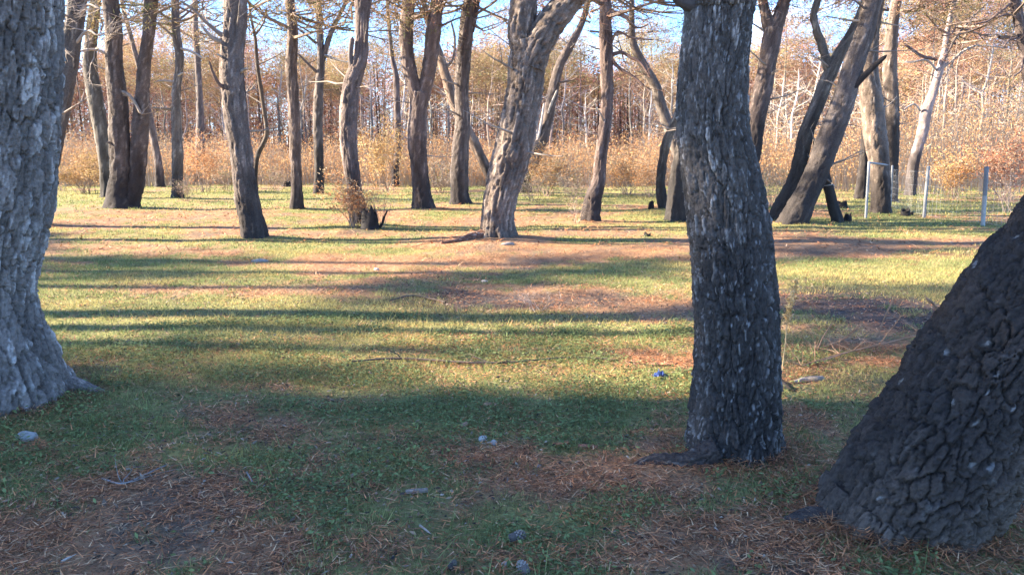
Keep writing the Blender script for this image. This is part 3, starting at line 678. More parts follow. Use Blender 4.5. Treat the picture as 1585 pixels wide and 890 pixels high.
CHARRED = []
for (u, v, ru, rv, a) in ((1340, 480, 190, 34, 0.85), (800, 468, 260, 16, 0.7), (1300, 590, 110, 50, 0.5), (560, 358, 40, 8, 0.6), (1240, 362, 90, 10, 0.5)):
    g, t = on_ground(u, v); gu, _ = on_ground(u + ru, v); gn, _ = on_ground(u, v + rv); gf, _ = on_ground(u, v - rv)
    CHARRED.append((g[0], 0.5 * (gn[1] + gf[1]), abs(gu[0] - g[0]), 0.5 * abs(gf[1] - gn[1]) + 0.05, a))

def grassiness(x, y):
    x = np.asarray(x, float); y = np.asarray(y, float)
    m = 0.55 + 1.5 * (fbm(x * 0.55 + 3, y * 0.75 + 9, 61, 4) - 0.5)
    for (cx, cy, rx, ry, a) in PW:
        q = ((x - cx) / rx) ** 2 + ((y - cy) / ry) ** 2
        m = m + 0.55 * a * np.exp(-q * 1.1)
    m = m + 0.9 * (fbm(x * 4.1, y * 4.1, 77, 3) - 0.5)
    return np.clip(m, 0, 1)

def ground_colour(x, y):
    m = grassiness(x, y)[:, None]
    n = fbm(x * 2.1, y * 2.1, 91, 4)[:, None]; n2 = fbm(x * 9, y * 9, 95, 3)[:, None]
    grass = np.array([0.175, 0.170, 0.065]) * (0.7 + 0.6 * n2) + np.array([0.05, 0.03, 0.0]) * n
    litter = np.array([0.32, 0.175, 0.09]) * (0.65 + 0.7 * n2)
    soil = np.array([0.19, 0.128, 0.085]) * (0.8 + 0.4 * n2)
    k = sstep(0.48, 0.66, n)
    bare = litter * (1 - k) + soil * k
    mm = sstep(0.25, 0.75, m)
    out = bare * (1 - mm) + grass * mm
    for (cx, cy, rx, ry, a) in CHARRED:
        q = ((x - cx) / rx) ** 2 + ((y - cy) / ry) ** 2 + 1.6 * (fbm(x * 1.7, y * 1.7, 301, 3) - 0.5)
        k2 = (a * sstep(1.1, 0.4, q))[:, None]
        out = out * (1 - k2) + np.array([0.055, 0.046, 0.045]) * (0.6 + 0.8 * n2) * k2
    return out

rad = np.concatenate([[0.0], 0.4 * (700 / 0.4) ** (np.arange(330) / 329.0)])
fine = np.radians(np.arange(-44, 44.01, 0.27)); coarse = np.radians(np.arange(48, 312.01, 4))
ang = np.concatenate([fine, coarse])
AA, RR_ = np.meshgrid(ang, rad)
gx = (RR_ * np.sin(AA)).ravel(); gy = (RR_ * np.cos(AA)).ravel()
gV = np.stack([gx, gy, gz(gx, gy)], 1)
na = len(ang); i_ = np.arange(1, len(rad) - 1)[:, None] * na; j_ = np.arange(na)[None]; jn = (j_ + 1) % na
gF = np.stack([i_ + j_, i_ + na + j_, i_ + na + jn, i_ + jn], -1).reshape(-1, 4)
fan = np.stack([np.zeros(na, int), na + np.arange(na), na + (np.arange(na) + 1) % na], 1)
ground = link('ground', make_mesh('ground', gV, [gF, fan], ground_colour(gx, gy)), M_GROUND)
tag(ground, 'forest floor of short grass, brown pine needles and bare earth', kind='structure')

# ------------------------------------------------------------------ the traced trees
for dct in DATA:
    tree(**{k: v for k, v in dct.items()})

# pines standing to the left of the picture; their crowns shade the foreground
def side_pine(x, y, h, label, dense=True, s=1.0):
    z = float(gz(x, y)); rs = random.Random(int(abs(x * 31 + y * 17)))
    root = empty('pine_tree', (x, y, z), label, 'tree', 'pines standing left of the picture')
    Q = np.array([[x, y, z - 0.3, 0.25], [x + 0.1, y, z + 0.3, 0.2], [x + rs.uniform(-.3, .3), y + rs.uniform(-.2, .2), z + h * 0.5, 0.16], [x + rs.uniform(-.4, .4), y + rs.uniform(-.3, .3), z + h, 0.1]])
    V, Fq, C = tube(Q, 20, 0.15, dict(BARK_MID, z0=z), 5, tip=True)
    link('trunk', make_mesh('trunk', V - np.array([x, y, z]), [Fq], C), M_BARK, root)
    lm, fm = (DENSE_CROWNS if dense else THIN_CROWNS)[rs.randrange(3)]
    a = rs.uniform(0, 6.28)
    for nm, me, mt in (('crown_limb', lm, M_BARK), ('crown', fm, M_NEEDLE)):
        o = link(nm, me, mt, root, Q[-1, :3] - np.array([x, y, z])); o['kind'] = 'stuff'; o.rotation_euler = (0, 0, a); o.scale = (s, s, s * 0.9)
KX = SH[0] / math.tan(SUN_EL); KY = SH[1] / math.tan(SUN_EL)
SIDE = [(-6.5, 1.9, 7.4, 1, 1.0), (-4.4, 3.3, 8.6, 1, 0.8), (-2.2, 2.2, 6.8, 1, 0.95), (0.2, 3.2, 8.2, 1, 0.75), (1.9, 2.2, 7.6, 1, 0.9), (4.4, 3.4, 7.9, 1, 0.9), (2.6, 0.5, 7.0, 1, 1.0), (-1.0, 0.2, 7.3, 1, 1.0), (7.6, 3.6, 9.0, 1, 1.1), (5.0, 6.6, 7.4, 1, 0.75), (7.6, 7.4, 8.6, 1, 0.85), (10.2, 7.0, 9.6, 1, 0.9),
        (2.4, 6.2, 8.0, 0, 0.8), (-1.2, 5.2, 9.0, 0, 0.8), (1.4, 9.2, 8.6, 1, 0.42), (-4.0, 10.8, 8.0, 1, 0.45), (-5.0, 8.4, 8.8, 0, 0.8), (3.6, 11.6, 9.8, 1, 0.45), (-7.0, 14.4, 8.4, 1, 0.45), (7.5, 14.0, 10.5, 1, 0.6), (-6.5, 16.6, 8.2, 0, 0.8), (-2.5, 12.0, 9.0, 0, 0.9), (-8.0, 12.4, 7.8, 0, 1.0), (4.5, 10.4, 9.0, 0, 0.9)]
for k, (tx, ty, h, dn, sc) in enumerate(SIDE):
    side_pine(tx - KX * (h + 1.4), ty - KY * (h + 1.4), h, 'green-brown pine outside the left of the picture shading the foreground', bool(dn), sc)

# ------------------------------------------------------------------ the burnt stand far behind
def far_pine_meshes(rs, rng, H, dead):
    n = 10; pts = []
    x = y = 0.0; r0 = rs.uniform(0.08, 0.14)
    for k in range(n + 1):
        f = k / n
        pts.append([x, y, -0.3 + f * (H + 0.3), r0 * (1 - 0.72 * f) * (1.25 if k == 0 else 1)])
        x += rs.gauss(0, 0.10); y += rs.gauss(0, 0.10)
    pts = np.array(pts)
    V, Fq, C = tube(pts, 7, 0.6, dict(base=(0.31, 0.245, 0.205) if not dead else (0.46, 0.40, 0.35), lump=0.08, char_h=rs.choice((1.2, 2.0, 4.0, 6.0)), char_var=1.6, char_soft=1.2, char_amt=0.75), rs.randrange(900), tip=True)
    trunk = make_mesh('far_trunk', V, [Fq], C)
    sb = Soup(); cen = []
    for k in range(34 if dead else 40):
        f = rs.uniform(0.16, 1.0) ** 0.8; z = f * H
        xx = np.interp(z, pts[:, 2], pts[:, 0]); yy = np.interp(z, pts[:, 2], pts[:, 1])
        a = rs.uniform(0, 6.28); L = rs.uniform(0.5, 1.9) * (1.1 if f < 0.8 else 0.8)
        ends = []
        twig(sb, (xx, yy, z), (math.cos(a), math.sin(a), rs.uniform(-0.1, 0.7)), L, rs.uniform(0.014, 0.030), 1, rs, (0.33, 0.255, 0.205) if not dead else (0.46, 0.40, 0.35), ends, up=0.25, kids=(2, 4), segs=3)
        for e in ends:
            if rs.random() < 0.28 * float(sstep(0.2, 0.75, np.array(f))): cen.append(e[0])
    branch = sb.mesh('far_branches', False)
    crown = None
    if not dead:
        R = rs.uniform(1.9, 2.5)
        for k in range(170):
            a = rs.uniform(0, 6.28); r = R * math.sqrt(rs.random()); zz = H - 0.7 + rs.uniform(-1.9, 1.0) * (1 - 0.4 * r / R) - 0.12 * r * r
            cen.append((r * math.cos(a), r * math.sin(a), zz))
        sf = Soup(); tufts(sf, cen, 0.27, 26, 0.20, 0.030, BROWN, rng)
        crown = sf.mesh('far_crown', False)
    return trunk, branch, crown

rsf = random.Random(21)
FAR = [far_pine_meshes(rsf, RNG, h, False) for h in (9.4, 10.2, 11.2, 9.8, 10.6, 8.9)]
FAR_DEAD = [far_pine_meshes(rsf, RNG, h, True) for h in (7.6, 8.4, 6.6)]
placed = []
n_far = 0; tries = 0
while n_far < 296 and tries < 30000:
    tries += 1
    u = rsf.uniform(-60, 1660)
    near = 61 - 17 * float(sstep(1130, 1330, np.array(float(u))))
    D = near + 46 * rsf.random() ** 1.15
    x = (u - U0) / F_PX * D * 1.0
    if any((x - a) ** 2 + (D - b) ** 2 < 2.6 for a, b in placed): continue
    if 925 < u < 1010 and D > 80 and rsf.random() < 0.6: continue
    placed.append((x, D)); n_far += 1
    dead = rsf.random() < (0.45 if D < near + 12 else 0.12)
    tr, br, cr = (FAR_DEAD if dead else FAR)[rsf.randrange(3 if dead else 6)]
    z = float(gz(x, D))
    if dead:
        root = empty('dead_pine', (x, D, z), 'bare silvery dead pine in the far burnt stand', 'tree', 'dead pines of the far stand')
    else:
        root = empty('burnt_pine', (x, D, z), 'slender pale-stemmed pine with scorched brown crown in the far stand', 'tree', 'scorched pines of the far stand')
    root.rotation_euler = (rsf.gauss(0, 0.025), rsf.gauss(0, 0.03), rsf.uniform(0, 6.28))
    s = rsf.uniform(0.9, 1.12); root.scale = (s * rsf.uniform(0.85, 1.2), s * rsf.uniform(0.85, 1.2), s)
    link('trunk', tr, M_FARBARK, root); link('branches', br, M_FARBARK, root)['kind'] = 'stuff'
    if cr: link('crown', cr, M_NEEDLE, root)

# the rest of the wood behind, read as one mass
sp = Soup(); cen = []
for k in range(1300):
    D = rsf.uniform(72, 190); x = rsf.uniform(-0.72, 0.72) * D; z = float(gz(x, D)); h = rsf.uniform(9, 11.5)
    V, Fq = prism(np.array([x, D, z - 0.3]), np.array([x + rsf.gauss(0, .4), D, z + h]), rsf.uniform(0.07, 0.14), 0.04, 4)
    sp.add(V, Fq, np.array((0.34, 0.26, 0.22)) * rsf.choice((0.3, 0.4, 0.6, 0.9, 1.15)))  # darker picks paint in the look of stems standing in shade
    for q in range(20):
        cen.append((x + rsf.gauss(0, 1.1), D + rsf.gauss(0, 1.1), z + rsf.uniform(0.5, h - 1)))
    for q in range(16):
        a = rsf.uniform(0, 6.28); r = 2.3 * math.sqrt(rsf.random()); cen.append((x + r * math.cos(a), D + r * math.sin(a), z + h - 0.3 + rsf.uniform(-1.3, 0.6)))
for k in range(7500):
    D = rsf.uniform(100, 190); x = rsf.uniform(-0.72, 0.72) * D; z = float(gz(x, D)); h = rsf.uniform(1.5, 7.5)
    V, Fq = prism(np.array([x, D, z - 0.2]), np.array([x + rsf.gauss(0, .5), D, z + h]), rsf.uniform(0.05, 0.12), 0.02, 3)
    sp.add(V, Fq, np.array((0.27, 0.2, 0.16)) * rsf.uniform(0.6, 1.3))
    if k % 2: cen.append((x, D, z + h * rsf.uniform(0.5, 1)))
tufts(sp, cen, 0.6, 8, 0.54, 0.1, BROWN, RNG)
wood = link('far_wood', sp.mesh('far_wood', False), M_NEEDLE)
tag(wood, 'distant brown mass of scorched pines filling the skyline', kind='stuff')

# ------------------------------------------------------------------ dry undergrowth
ORANGE = [(0.47, 0.215, 0.095), (0.53, 0.28, 0.13), (0.41, 0.175, 0.075), (0.47, 0.30, 0.16), (0.34, 0.20, 0.12), (0.40, 0.30, 0.20)]
GREY = [(0.30, 0.24, 0.19), (0.36, 0.29, 0.23), (0.25, 0.19, 0.15), (0.33, 0.24, 0.16)]
def thicket():
    N = 36000
    u = RNG.uniform(-120, 1720, N); D = RNG.uniform(40, 60, N) - 7 * sstep(1150, 1350, u) * RNG.random(N)
    x = (u - U0) / F_PX * D
    dens = fbm(x * 0.22, D * 0.3, 131, 3)
    keep = RNG.random(N) < sstep(0.22, 0.55, dens)
    x, D, dens, u = x[keep], D[keep], dens[keep], u[keep]; N = len(x)
    z = gz(x, D)
    H = (1.3 + 2.3 * sstep(0.3, 0.75, fbm(x * 0.35, D * 0.35, 141, 3))) * RNG.uniform(0.55, 1.15, N) * (0.75 + 0.6 * sstep(900, 1400, u))
    tipx = x + RNG.normal(0, 0.18, N) * H; tipy = D + RNG.normal(0, 0.18, N) * H
    w = RNG.uniform(0.010, 0.022, N)
    V = np.stack([np.stack([x - w, D, z - 0.05], 1), np.stack([x + w, D, z - 0.05], 1), np.stack([tipx, tipy, z + H], 1)], 1).reshape(-1, 3)
    s = Soup()
    g = np.array(GREY)[RNG.integers(0, 4, N)] * 1.15
    s.add(V, np.arange(3 * N).reshape(-1, 3), np.repeat(g, 3, 0))
    # leaves along each stem, orange where the patch is dry bracken and heath
    k = 13
    f = RNG.uniform(0.25, 1.05, (N, k))
    cx = x[:, None] + (tipx - x)[:, None] * f; cy = D[:, None] + (tipy - D)[:, None] * f; cz = z[:, None] + H[:, None] * f
    c = np.stack([cx, cy, cz], -1).reshape(-1, 3) + RNG.normal(0, 0.10, (N * k, 3))
    hue = fbm(x * 0.16 + 40, D * 0.2, 151, 3)
    isor = np.repeat(RNG.random(N) < sstep(0.30, 0.47, hue), k)
    col = np.where(isor[:, None], np.array(ORANGE)[RNG.integers(0, 6, N * k)], np.array(GREY)[RNG.integers(0, 4, N * k)])
    M = N * k
    d = RNG.normal(0, 1, (M, 3)); d /= np.linalg.norm(d, axis=1)[:, None]; sd = np.cross(d, RNG.normal(0, 1, (M, 3))); sd /= np.linalg.norm(sd, axis=1)[:, None]
    L = RNG.uniform(0.08, 0.20, (M, 1)); W = RNG.uniform(0.007, 0.02, (M, 1))
    V = np.stack([c - sd * W, c + sd * W, c + d * L], 1).reshape(-1, 3)
    s.add(V, np.arange(3 * M).reshape(-1, 3), np.repeat(col * RNG.uniform(0.7, 1.25, (M, 1)), 3, 0))
    o = link('undergrowth', s.mesh('undergrowth', False), M_BRUSH)
    tag(o, 'orange and grey scorched undergrowth along the edge of the far stand', kind='stuff')
thicket()

def bush_mesh(rs, rng, cols, H=1.0, stems=16, leaves=10, lr=0.06, twc=(0.26, 0.19, 0.15)):
    st = Soup(); ends = []
    for k in range(stems):
        a = rs.uniform(0, 6.28); t = rs.uniform(0.1, 0.9)
        twig(st, (rs.gauss(0, .08), rs.gauss(0, .08), -0.03), (math.cos(a) * t, math.sin(a) * t, 1), H * rs.uniform(0.5, 1.0), 0.009, 2, rs, twc, ends, up=0.1, spread=0.5, kids=(3, 4), segs=3)
    lf = Soup(); tufts(lf, [e[0] for e in ends], 0.07 * H, leaves, 0.07, 0.02, cols, rng, flat=1.0)
    return st.mesh('bush_stems', False), lf.mesh('bush_leaves', False)
rsb = random.Random(5)
BUSH_OR = [bush_mesh(rsb, RNG, ORANGE, 1.0, 16, 9) for _ in range(2)]
BUSH_GR = [bush_mesh(rsb, RNG, GREY + [(0.2, 0.2, 0.09)], 1.0, 14, 4) for _ in range(2)]
YELL = [(0.48, 0.33, 0.14), (0.44, 0.28, 0.12), (0.36, 0.27, 0.10), (0.5, 0.36, 0.2)]
BUSH_YE = [bush_mesh(rsb, RNG, YELL, 1.0, 18, 12)]
BARE = [bush_mesh(rsb, RNG, [(0.3, 0.22, 0.16)], 1.0, 9, 1, twc=(0.33, 0.25, 0.2)) for _ in range(2)]
def bush(u, v, w_px, h_px, lib, label, name='dry_shrub', group=None):
    g, t = on_ground(u, v)
    sx = w_px * t / F_PX / 1.15; sz = h_px * t / F_PX / 0.95
    st, lf = lib[rsb.randrange(len(lib))]
    root = empty(name, g, label, 'shrub', group)
    a = rsb.uniform(0, 6.28)
    for nm, me, mt in (('stem', st, M_WOOD), ('foliage', lf, M_BRUSH)):
        o = link(nm, me, mt, root); o.rotation_euler = (0, 0, a); o.scale = (sx, sx, sz)
bush(132, 300, 76, 52, BUSH_YE, 'yellow-orange dry shrub left of the flared double pine')
bush(95, 296, 40, 40, BUSH_GR, 'grey-green shrub between the left-edge trunk and the yellow shrub')
bush(316, 298, 58, 66, BUSH_OR, 'reddish dry shrub right of the knotty stubbed pine')
bush(290, 312, 40, 34, BUSH_GR, 'low twiggy shrub at the foot of the knotty stubbed pine')
bush(350, 296, 50, 44, BUSH_GR, 'grey shrub between the reddish shrub and straight leaning pine')
bush(598, 298, 62, 84, BUSH_OR, 'tall brown shrub behind the burnt stump')
bush(548, 352, 78, 66, BUSH_OR, 'brown brush wrapped round the foot of the bent pine')
bush(588, 354, 60, 56, BARE, 'bare twigs sprouting right of the burnt stump')
bush(850, 304, 76, 56, BUSH_OR, 'orange shrub right of the slim leaning centre pine')
bush(822, 312, 60, 44, BUSH_GR, 'tangled grey brush right beside the largest centre pine')
bush(886, 312, 56, 42, BUSH_GR, 'grey twiggy brush left of the crooked dark pine')
bush(892, 346, 44, 40, BARE, 'low bare twigs at the foot of the crooked dark pine')
bush(970, 302, 80, 58, BUSH_OR, 'bright orange shrub right of the crooked dark pine')
bush(1005, 306, 50, 48, BUSH_OR, 'orange shrub left of the crooked thin pine')
bush(1195, 322, 60, 60, BUSH_GR, 'grey scrub between the blackened trunk and leaning pines')
bush(1475, 308, 80, 60, BUSH_OR, 'orange scrub behind the wire fence between its posts')
bush(1550, 310, 90, 80, BUSH_OR, 'tall orange scrub right of the last fence post')
bush(1560, 330, 60, 54, BARE, 'bare twiggy shrub behind the fence at the right edge')
bush(680, 300, 70, 46, BUSH_GR, 'grey brush between the forked pine and pale smooth pine')
bush(430, 296, 46, 34, BUSH_GR, 'low grey scrub left of the slender straight pine')
bush(828, 482, 110, 34, BARE, 'fan of bare dead twigs lying in the middle grass')

# ------------------------------------------------------------------ burnt stump and black remnants
def ragged_stump(u, v, w_px, h_px, label, seed, name='burnt_stump', spikes=0.8, col=(0.022, 0.02, 0.02), prongs=()):
    g, t = on_ground(u, v); r = 0.5 * w_px * t / F_PX; h = h_px * t / F_PX
    n, m = 22, 12
    th = np.arange(n) / n * 2 * math.pi
    top = h * np.clip(1.1 - spikes * (0.65 * vnoise(th / (2 * math.pi) * 5, th * 0 + seed, seed, wrap=5) + 0.35 * vnoise(th / (2 * math.pi) * 11, th * 0 + seed, seed + 1, wrap=11)), 0.2, 1.1)
    V = []
    for k in range(m):
        f = k / (m - 1)
        rr = r * (1.12 - 0.3 * f + 0.25 * np.exp(-f * 6)) * (1 + 0.3 * (vnoise(th / (2 * math.pi) * 7, th * 0 + f * 4, seed + 2, wrap=7) - 0.5))
        V.append(np.stack([rr * np.cos(th), rr * np.sin(th), -0.06 + (top + 0.06) * f], 1))
    for f in (0.75, 0.35):                       # hollow heart
        V.append(np.stack([r * 0.55 * np.cos(th), r * 0.55 * np.sin(th), top * f], 1))
    V = np.vstack(V); K = m + 2
    i = np.arange(K - 1)[:, None] * n; j = np.arange(n)[None]; j2 = (j + 1) % n
    Fq = np.stack([i + j, i + j2, i + n + j2, i + n + j], -1).reshape(-1, 4)
    cap = np.array([[K * n, (K - 1) * n + b, (K - 1) * n + (b + 1) % n] for b in range(n)])
    V = np.vstack([V, [[0, 0, h * 0.25]]])
    C = np.array(col) * (0.6 + 0.9 * vnoise(V[:, 0] * 30, V[:, 2] * 12, seed))[:, None]
    root = empty(name, g, label, 'stump')
    link('stump_body', make_mesh('stump_body', V, [Fq, cap], C), M_BARK, root)
    for pr in prongs:
        Q = []
        for (uu, vv, ww) in pr:
            p, tt = at_depth(uu, vv, g[1]); Q.append([p[0] - g[0], 0, p[2] - g[2], 0.5 * ww * tt / F_PX])
        Vp, Fp, Cp = tube(np.array(Q), 10, 0.03, dict(base=col, lump=0.2), seed, tip=True)
        link('prong', make_mesh('prong', Vp, [Fp], Cp), M_BARK, root)
ragged_stump(573, 354, 25, 44, 'charred black hollow stump beside the bent pine', 3, spikes=1.15, prongs=[[(586, 354, 5), (592, 346, 4), (595, 336, 3.5), (600, 326, 2)]])
ragged_stump(1312, 343, 12, 15, 'small black stump right of the propped broken stem', 5)
ragged_stump(1303, 322, 16, 14, 'low burnt stump behind the propped broken stem', 8)
ragged_stump(1401, 334, 14, 13, 'small black stump left of the first fence post', 11)
ragged_stump(1411, 334, 5, 9, 'tiny charred stub beside the stump at the fence', 12)
ragged_stump(1002, 366, 12, 8, 'low dark stump in the lit clearing left of the blackened trunk', 14)
ragged_stump(1008, 323, 9, 12, 'little burnt stump at the foot of the crooked thin pine', 17)
ragged_stump(443, 290, 14, 12, 'dark log end lying left of the slender straight pine', 19)

# ------------------------------------------------------------------ fence and metal frame on the right
def post(parent, origin, u, vb, vt, w, col, nm='post', split=None):
    g, t = on_ground(u, vb); p, _ = at_depth(u, vt, g[1]); r = 0.5 * w * t / F_PX
    H = p[2] - g[2]
    hs = [-0.3, 0.0, H * 0.25, H * 0.5, H * 0.52, H * 0.75, H - 0.01, H]
    rr = [r, r, r, r, r, r, r, r * 0.7]
    n = 12; th = np.arange(n) / n * 2 * math.pi + 0.4
    lean = random.Random(int(u)).uniform(-0.02, 0.02)
    V = np.vstack([np.stack([a * np.cos(th) + lean * h, a * np.sin(th), np.full(n, h)], 1) for h, a in zip(hs, rr)] + [np.array([[lean * H, 0, H]])]) + g - origin
    i = np.arange(len(hs) - 1)[:, None] * n; j = np.arange(n)[None]; j2 = (j + 1) % n
    Fq = np.stack([i + j, i + j2, i + n + j2, i + n + j], -1).reshape(-1, 4)
    top = np.array([[len(hs) * n, (len(hs) - 1) * n + b, (len(hs) - 1) * n + (b + 1) % n] for b in range(n)])
    C = np.tile(np.array(col, float), (len(V), 1))
    if split:
        C[: 4 * n] = split
    C = C * (0.85 + 0.3 * vnoise(V[:, 2] * 9, V[:, 0] * 20, 4))[:, None]
    link(nm, make_mesh(nm, V, [Fq, top], C, True), M_METAL, parent)
    return g, H
g0, _ = on_ground(1430, 337)
fence = empty('wire_fence', g0, 'low wire mesh fence on pale posts, right side', 'fence')
pa, ha = post(fence, g0, 1430, 337, 257, 5, (0.19, 0.195, 0.20))
pb, hb = post(fence, g0, 1521, 350, 258, 6.5, (0.19, 0.18, 0.175), split=(0.36, 0.34, 0.31))
pc, hc = post(fence, g0, 1640, 366, 258, 9, (0.45, 0.44, 0.43))
pd, hd = post(fence, g0, 1378, 322, 256, 3, (0.19, 0.195, 0.20))
sw = Soup()
for (A, B) in ((pd, pa), (pa, pb), (pb, pc)):
    for k in range(7):
        z = 0.08 + k * 0.17
        pts = [A + (B - A) * f + np.array([0, 0, z - 0.03 * math.sin(math.pi * f)]) for f in np.linspace(0, 1, 7)]
        for a, b in zip(pts[:-1], pts[1:]): sw.add(*prism(a, b, 0.002, 0.002, 3), (0.35, 0.35, 0.36))
    n = int(np.linalg.norm(B - A) / 0.16)
    for k in range(1, n):
        a = A + (B - A) * k / n
        sw.add(*prism(a + np.array([0, 0, 0.06]), a + np.array([0, 0, 1.1]), 0.0015, 0.0015, 3), (0.35, 0.35, 0.36))
wm = link('wire_mesh', sw.mesh('wire_mesh', False, g0), M_METAL, fence); wm['kind'] = 'stuff'

gA, tA = on_ground(1340, 338)
frame = empty('metal_frame', gA, 'pale metal frame of one post and crossbar before a pine', 'frame')
_, hA = post(frame, gA, 1340, 338, 250, 4, (0.26, 0.27, 0.28))
pe, te = at_depth(1376, 256, gA[1] + 0.25)
Q = np.array([[0, 0, hA - 0.03, 0.022], [(pe[0] - gA[0]) * .5, 0.12, (hA - 0.03 + pe[2] - gA[2]) * .5, 0.022], [pe[0] - gA[0], 0.25, pe[2] - gA[2], 0.022]])
V, Fq, C = tube(Q, 10, 0.1, dict(base=(0.26, 0.27, 0.28), lump=0), 1, tip=True)
link('crossbar', make_mesh('crossbar', V, [Fq], C), M_METAL, frame)

# ------------------------------------------------------------------ things lying on the ground
def stone(u, v, w_px, h_px, col, label, seed, name='stone', cat='stone'):
    g, t = on_ground(u, v); a = 0.5 * w_px * t / F_PX; h = h_px * t / F_PX
    nu_, nv_ = 18, 10
    V = []
    for k in range(nv_):
        ph = math.pi * k / (nv_ - 1)
        for q in range(nu_):
            th = 2 * math.pi * q / nu_
            d = np.array([math.sin(ph) * math.cos(th), math.sin(ph) * math.sin(th), math.cos(ph)])
            s = 1 + 0.35 * (float(vnoise(d[0] * 1.7 + 5, d[1] * 1.7 + d[2] * 1.3 + seed, seed)) - 0.5) + 0.18 * (float(vnoise(d[0] * 4 + 5, d[1] * 4 + d[2] * 3, seed + 3)) - 0.5)
            V.append(d * s * np.array([a, a * 0.75, h * 0.62]))
    V = np.array(V)
    i = np.arange(nv_ - 1)[:, None] * nu_; j = np.arange(nu_)[None]; j2 = (j + 1) % nu_
    Fq = np.stack([i + j, i + nu_ + j, i + nu_ + j2, i + j2], -1).reshape(-1, 4)
    C = np.array(col) * (0.75 + 0.5 * vnoise(V[:, 0] * 60, V[:, 1] * 60 + V[:, 2] * 40, seed))[:, None]
    o = link(name, make_mesh(name, V, [Fq], C), M_STONE, None, g + np.array([0, 0, h * 0.08]))
    o.rotation_euler = (0, 0, seed * 1.3)
    tag(o, label, cat)
stone(42, 678, 36, 15, (0.27, 0.27, 0.25), 'flat grey stone in grass below the left-edge trunk', 2)
stone(748, 681, 15, 11, (0.40, 0.37, 0.33), 'larger half of a whitish stone pair in the foreground grass', 3)
stone(764, 687, 14, 9, (0.36, 0.34, 0.31), 'smaller right half of the whitish stone pair', 4)
stone(832, 722, 14, 6, (0.45, 0.43, 0.40), 'small white chip on brown needles below the stone pair', 5)
stone(782, 874, 16, 7, (0.6, 0.54, 0.46), 'pale pebble near the bottom edge beside a pine cone', 6)
stone(402, 405, 30, 6, (0.27, 0.245, 0.205), 'pale flat stone in the clearing below the straight leaning pine', 7)
stone(750, 436, 12, 4, (0.6, 0.5, 0.4), 'small pale stone in the brown middle clearing', 9)
stone(786, 379, 22, 6, (0.24, 0.205, 0.18), 'pale rock against the foot of the largest centre pine', 10)
stone(583, 418, 8, 5, (0.5, 0.42, 0.35), 'tiny tan stone in the middle clearing', 12)

def bark_piece(u, v, w_px, d_px, label, col, seed, rot=0.0):
    g, t = on_ground(u, v); L = w_px * t / F_PX; W = max(0.03, L * d_px)
    n, m = 9, 5; V = []
    for i in range(n):
        for j in range(m):
            f = i / (n - 1) - 0.5; q = j / (m - 1) - 0.5
            V.append([f * L, q * W * (1 - 1.6 * f * f), 0.012 + 0.03 * (0.25 - q * q) * W / 0.05 + 0.006 * hash01(np.array([i]), np.array([j]), seed)[0]])
    V = np.array(V); lowr = V - np.array([0, 0, 0.009])
    idx = np.arange(n * m).reshape(n, m)
    up = np.stack([idx[:-1, :-1], idx[1:, :-1], idx[1:, 1:], idx[:-1, 1:]], -1).reshape(-1, 4)
    dn = up[:, ::-1] + n * m
    edge = np.concatenate([idx[:, 0], idx[-1, 1:], idx[::-1, -1][1:], idx[0, ::-1][1:-1]])
    e2 = np.roll(edge, -1)
    side = np.stack([e2, edge, edge + n * m, e2 + n * m], -1)
    A = np.vstack([V, lowr]); C = np.array(col) * (0.7 + 0.6 * vnoise(A[:, 0] * 50, A[:, 1] * 90, seed))[:, None]
    o = link('bark_piece', make_mesh('bark_piece', A, [up, dn, side], C, False), M_WOOD, None, g)
    o.rotation_euler = (0, 0, rot); tag(o, label, 'bark')
bark_piece(868, 690, 26, 0.4, 'orange-brown bark flake left of the blackened trunk root', (0.42, 0.17, 0.08), 3, 0.3)
bark_piece(910, 694, 30, 0.3, 'darker brown bark flake nearest the blackened trunk root', (0.24, 0.11, 0.07), 5, -0.2)
bark_piece(1022, 566, 34, 0.25, 'long orange bark strip beside the blue scrap', (0.45, 0.2, 0.11), 7, 0.05)
bark_piece(645, 763, 34, 0.2, 'pale sliver of wood on the dark foreground needles', (0.26, 0.2, 0.16), 8, 0.2)
bark_piece(755, 628, 14, 0.6, 'tan bark chip above the whitish stone pair', (0.45, 0.26, 0.15), 9, 0.6)
bark_piece(718, 660, 18, 0.5, 'brown bark chip left of the whitish stone pair', (0.36, 0.22, 0.14), 10, 1.0)

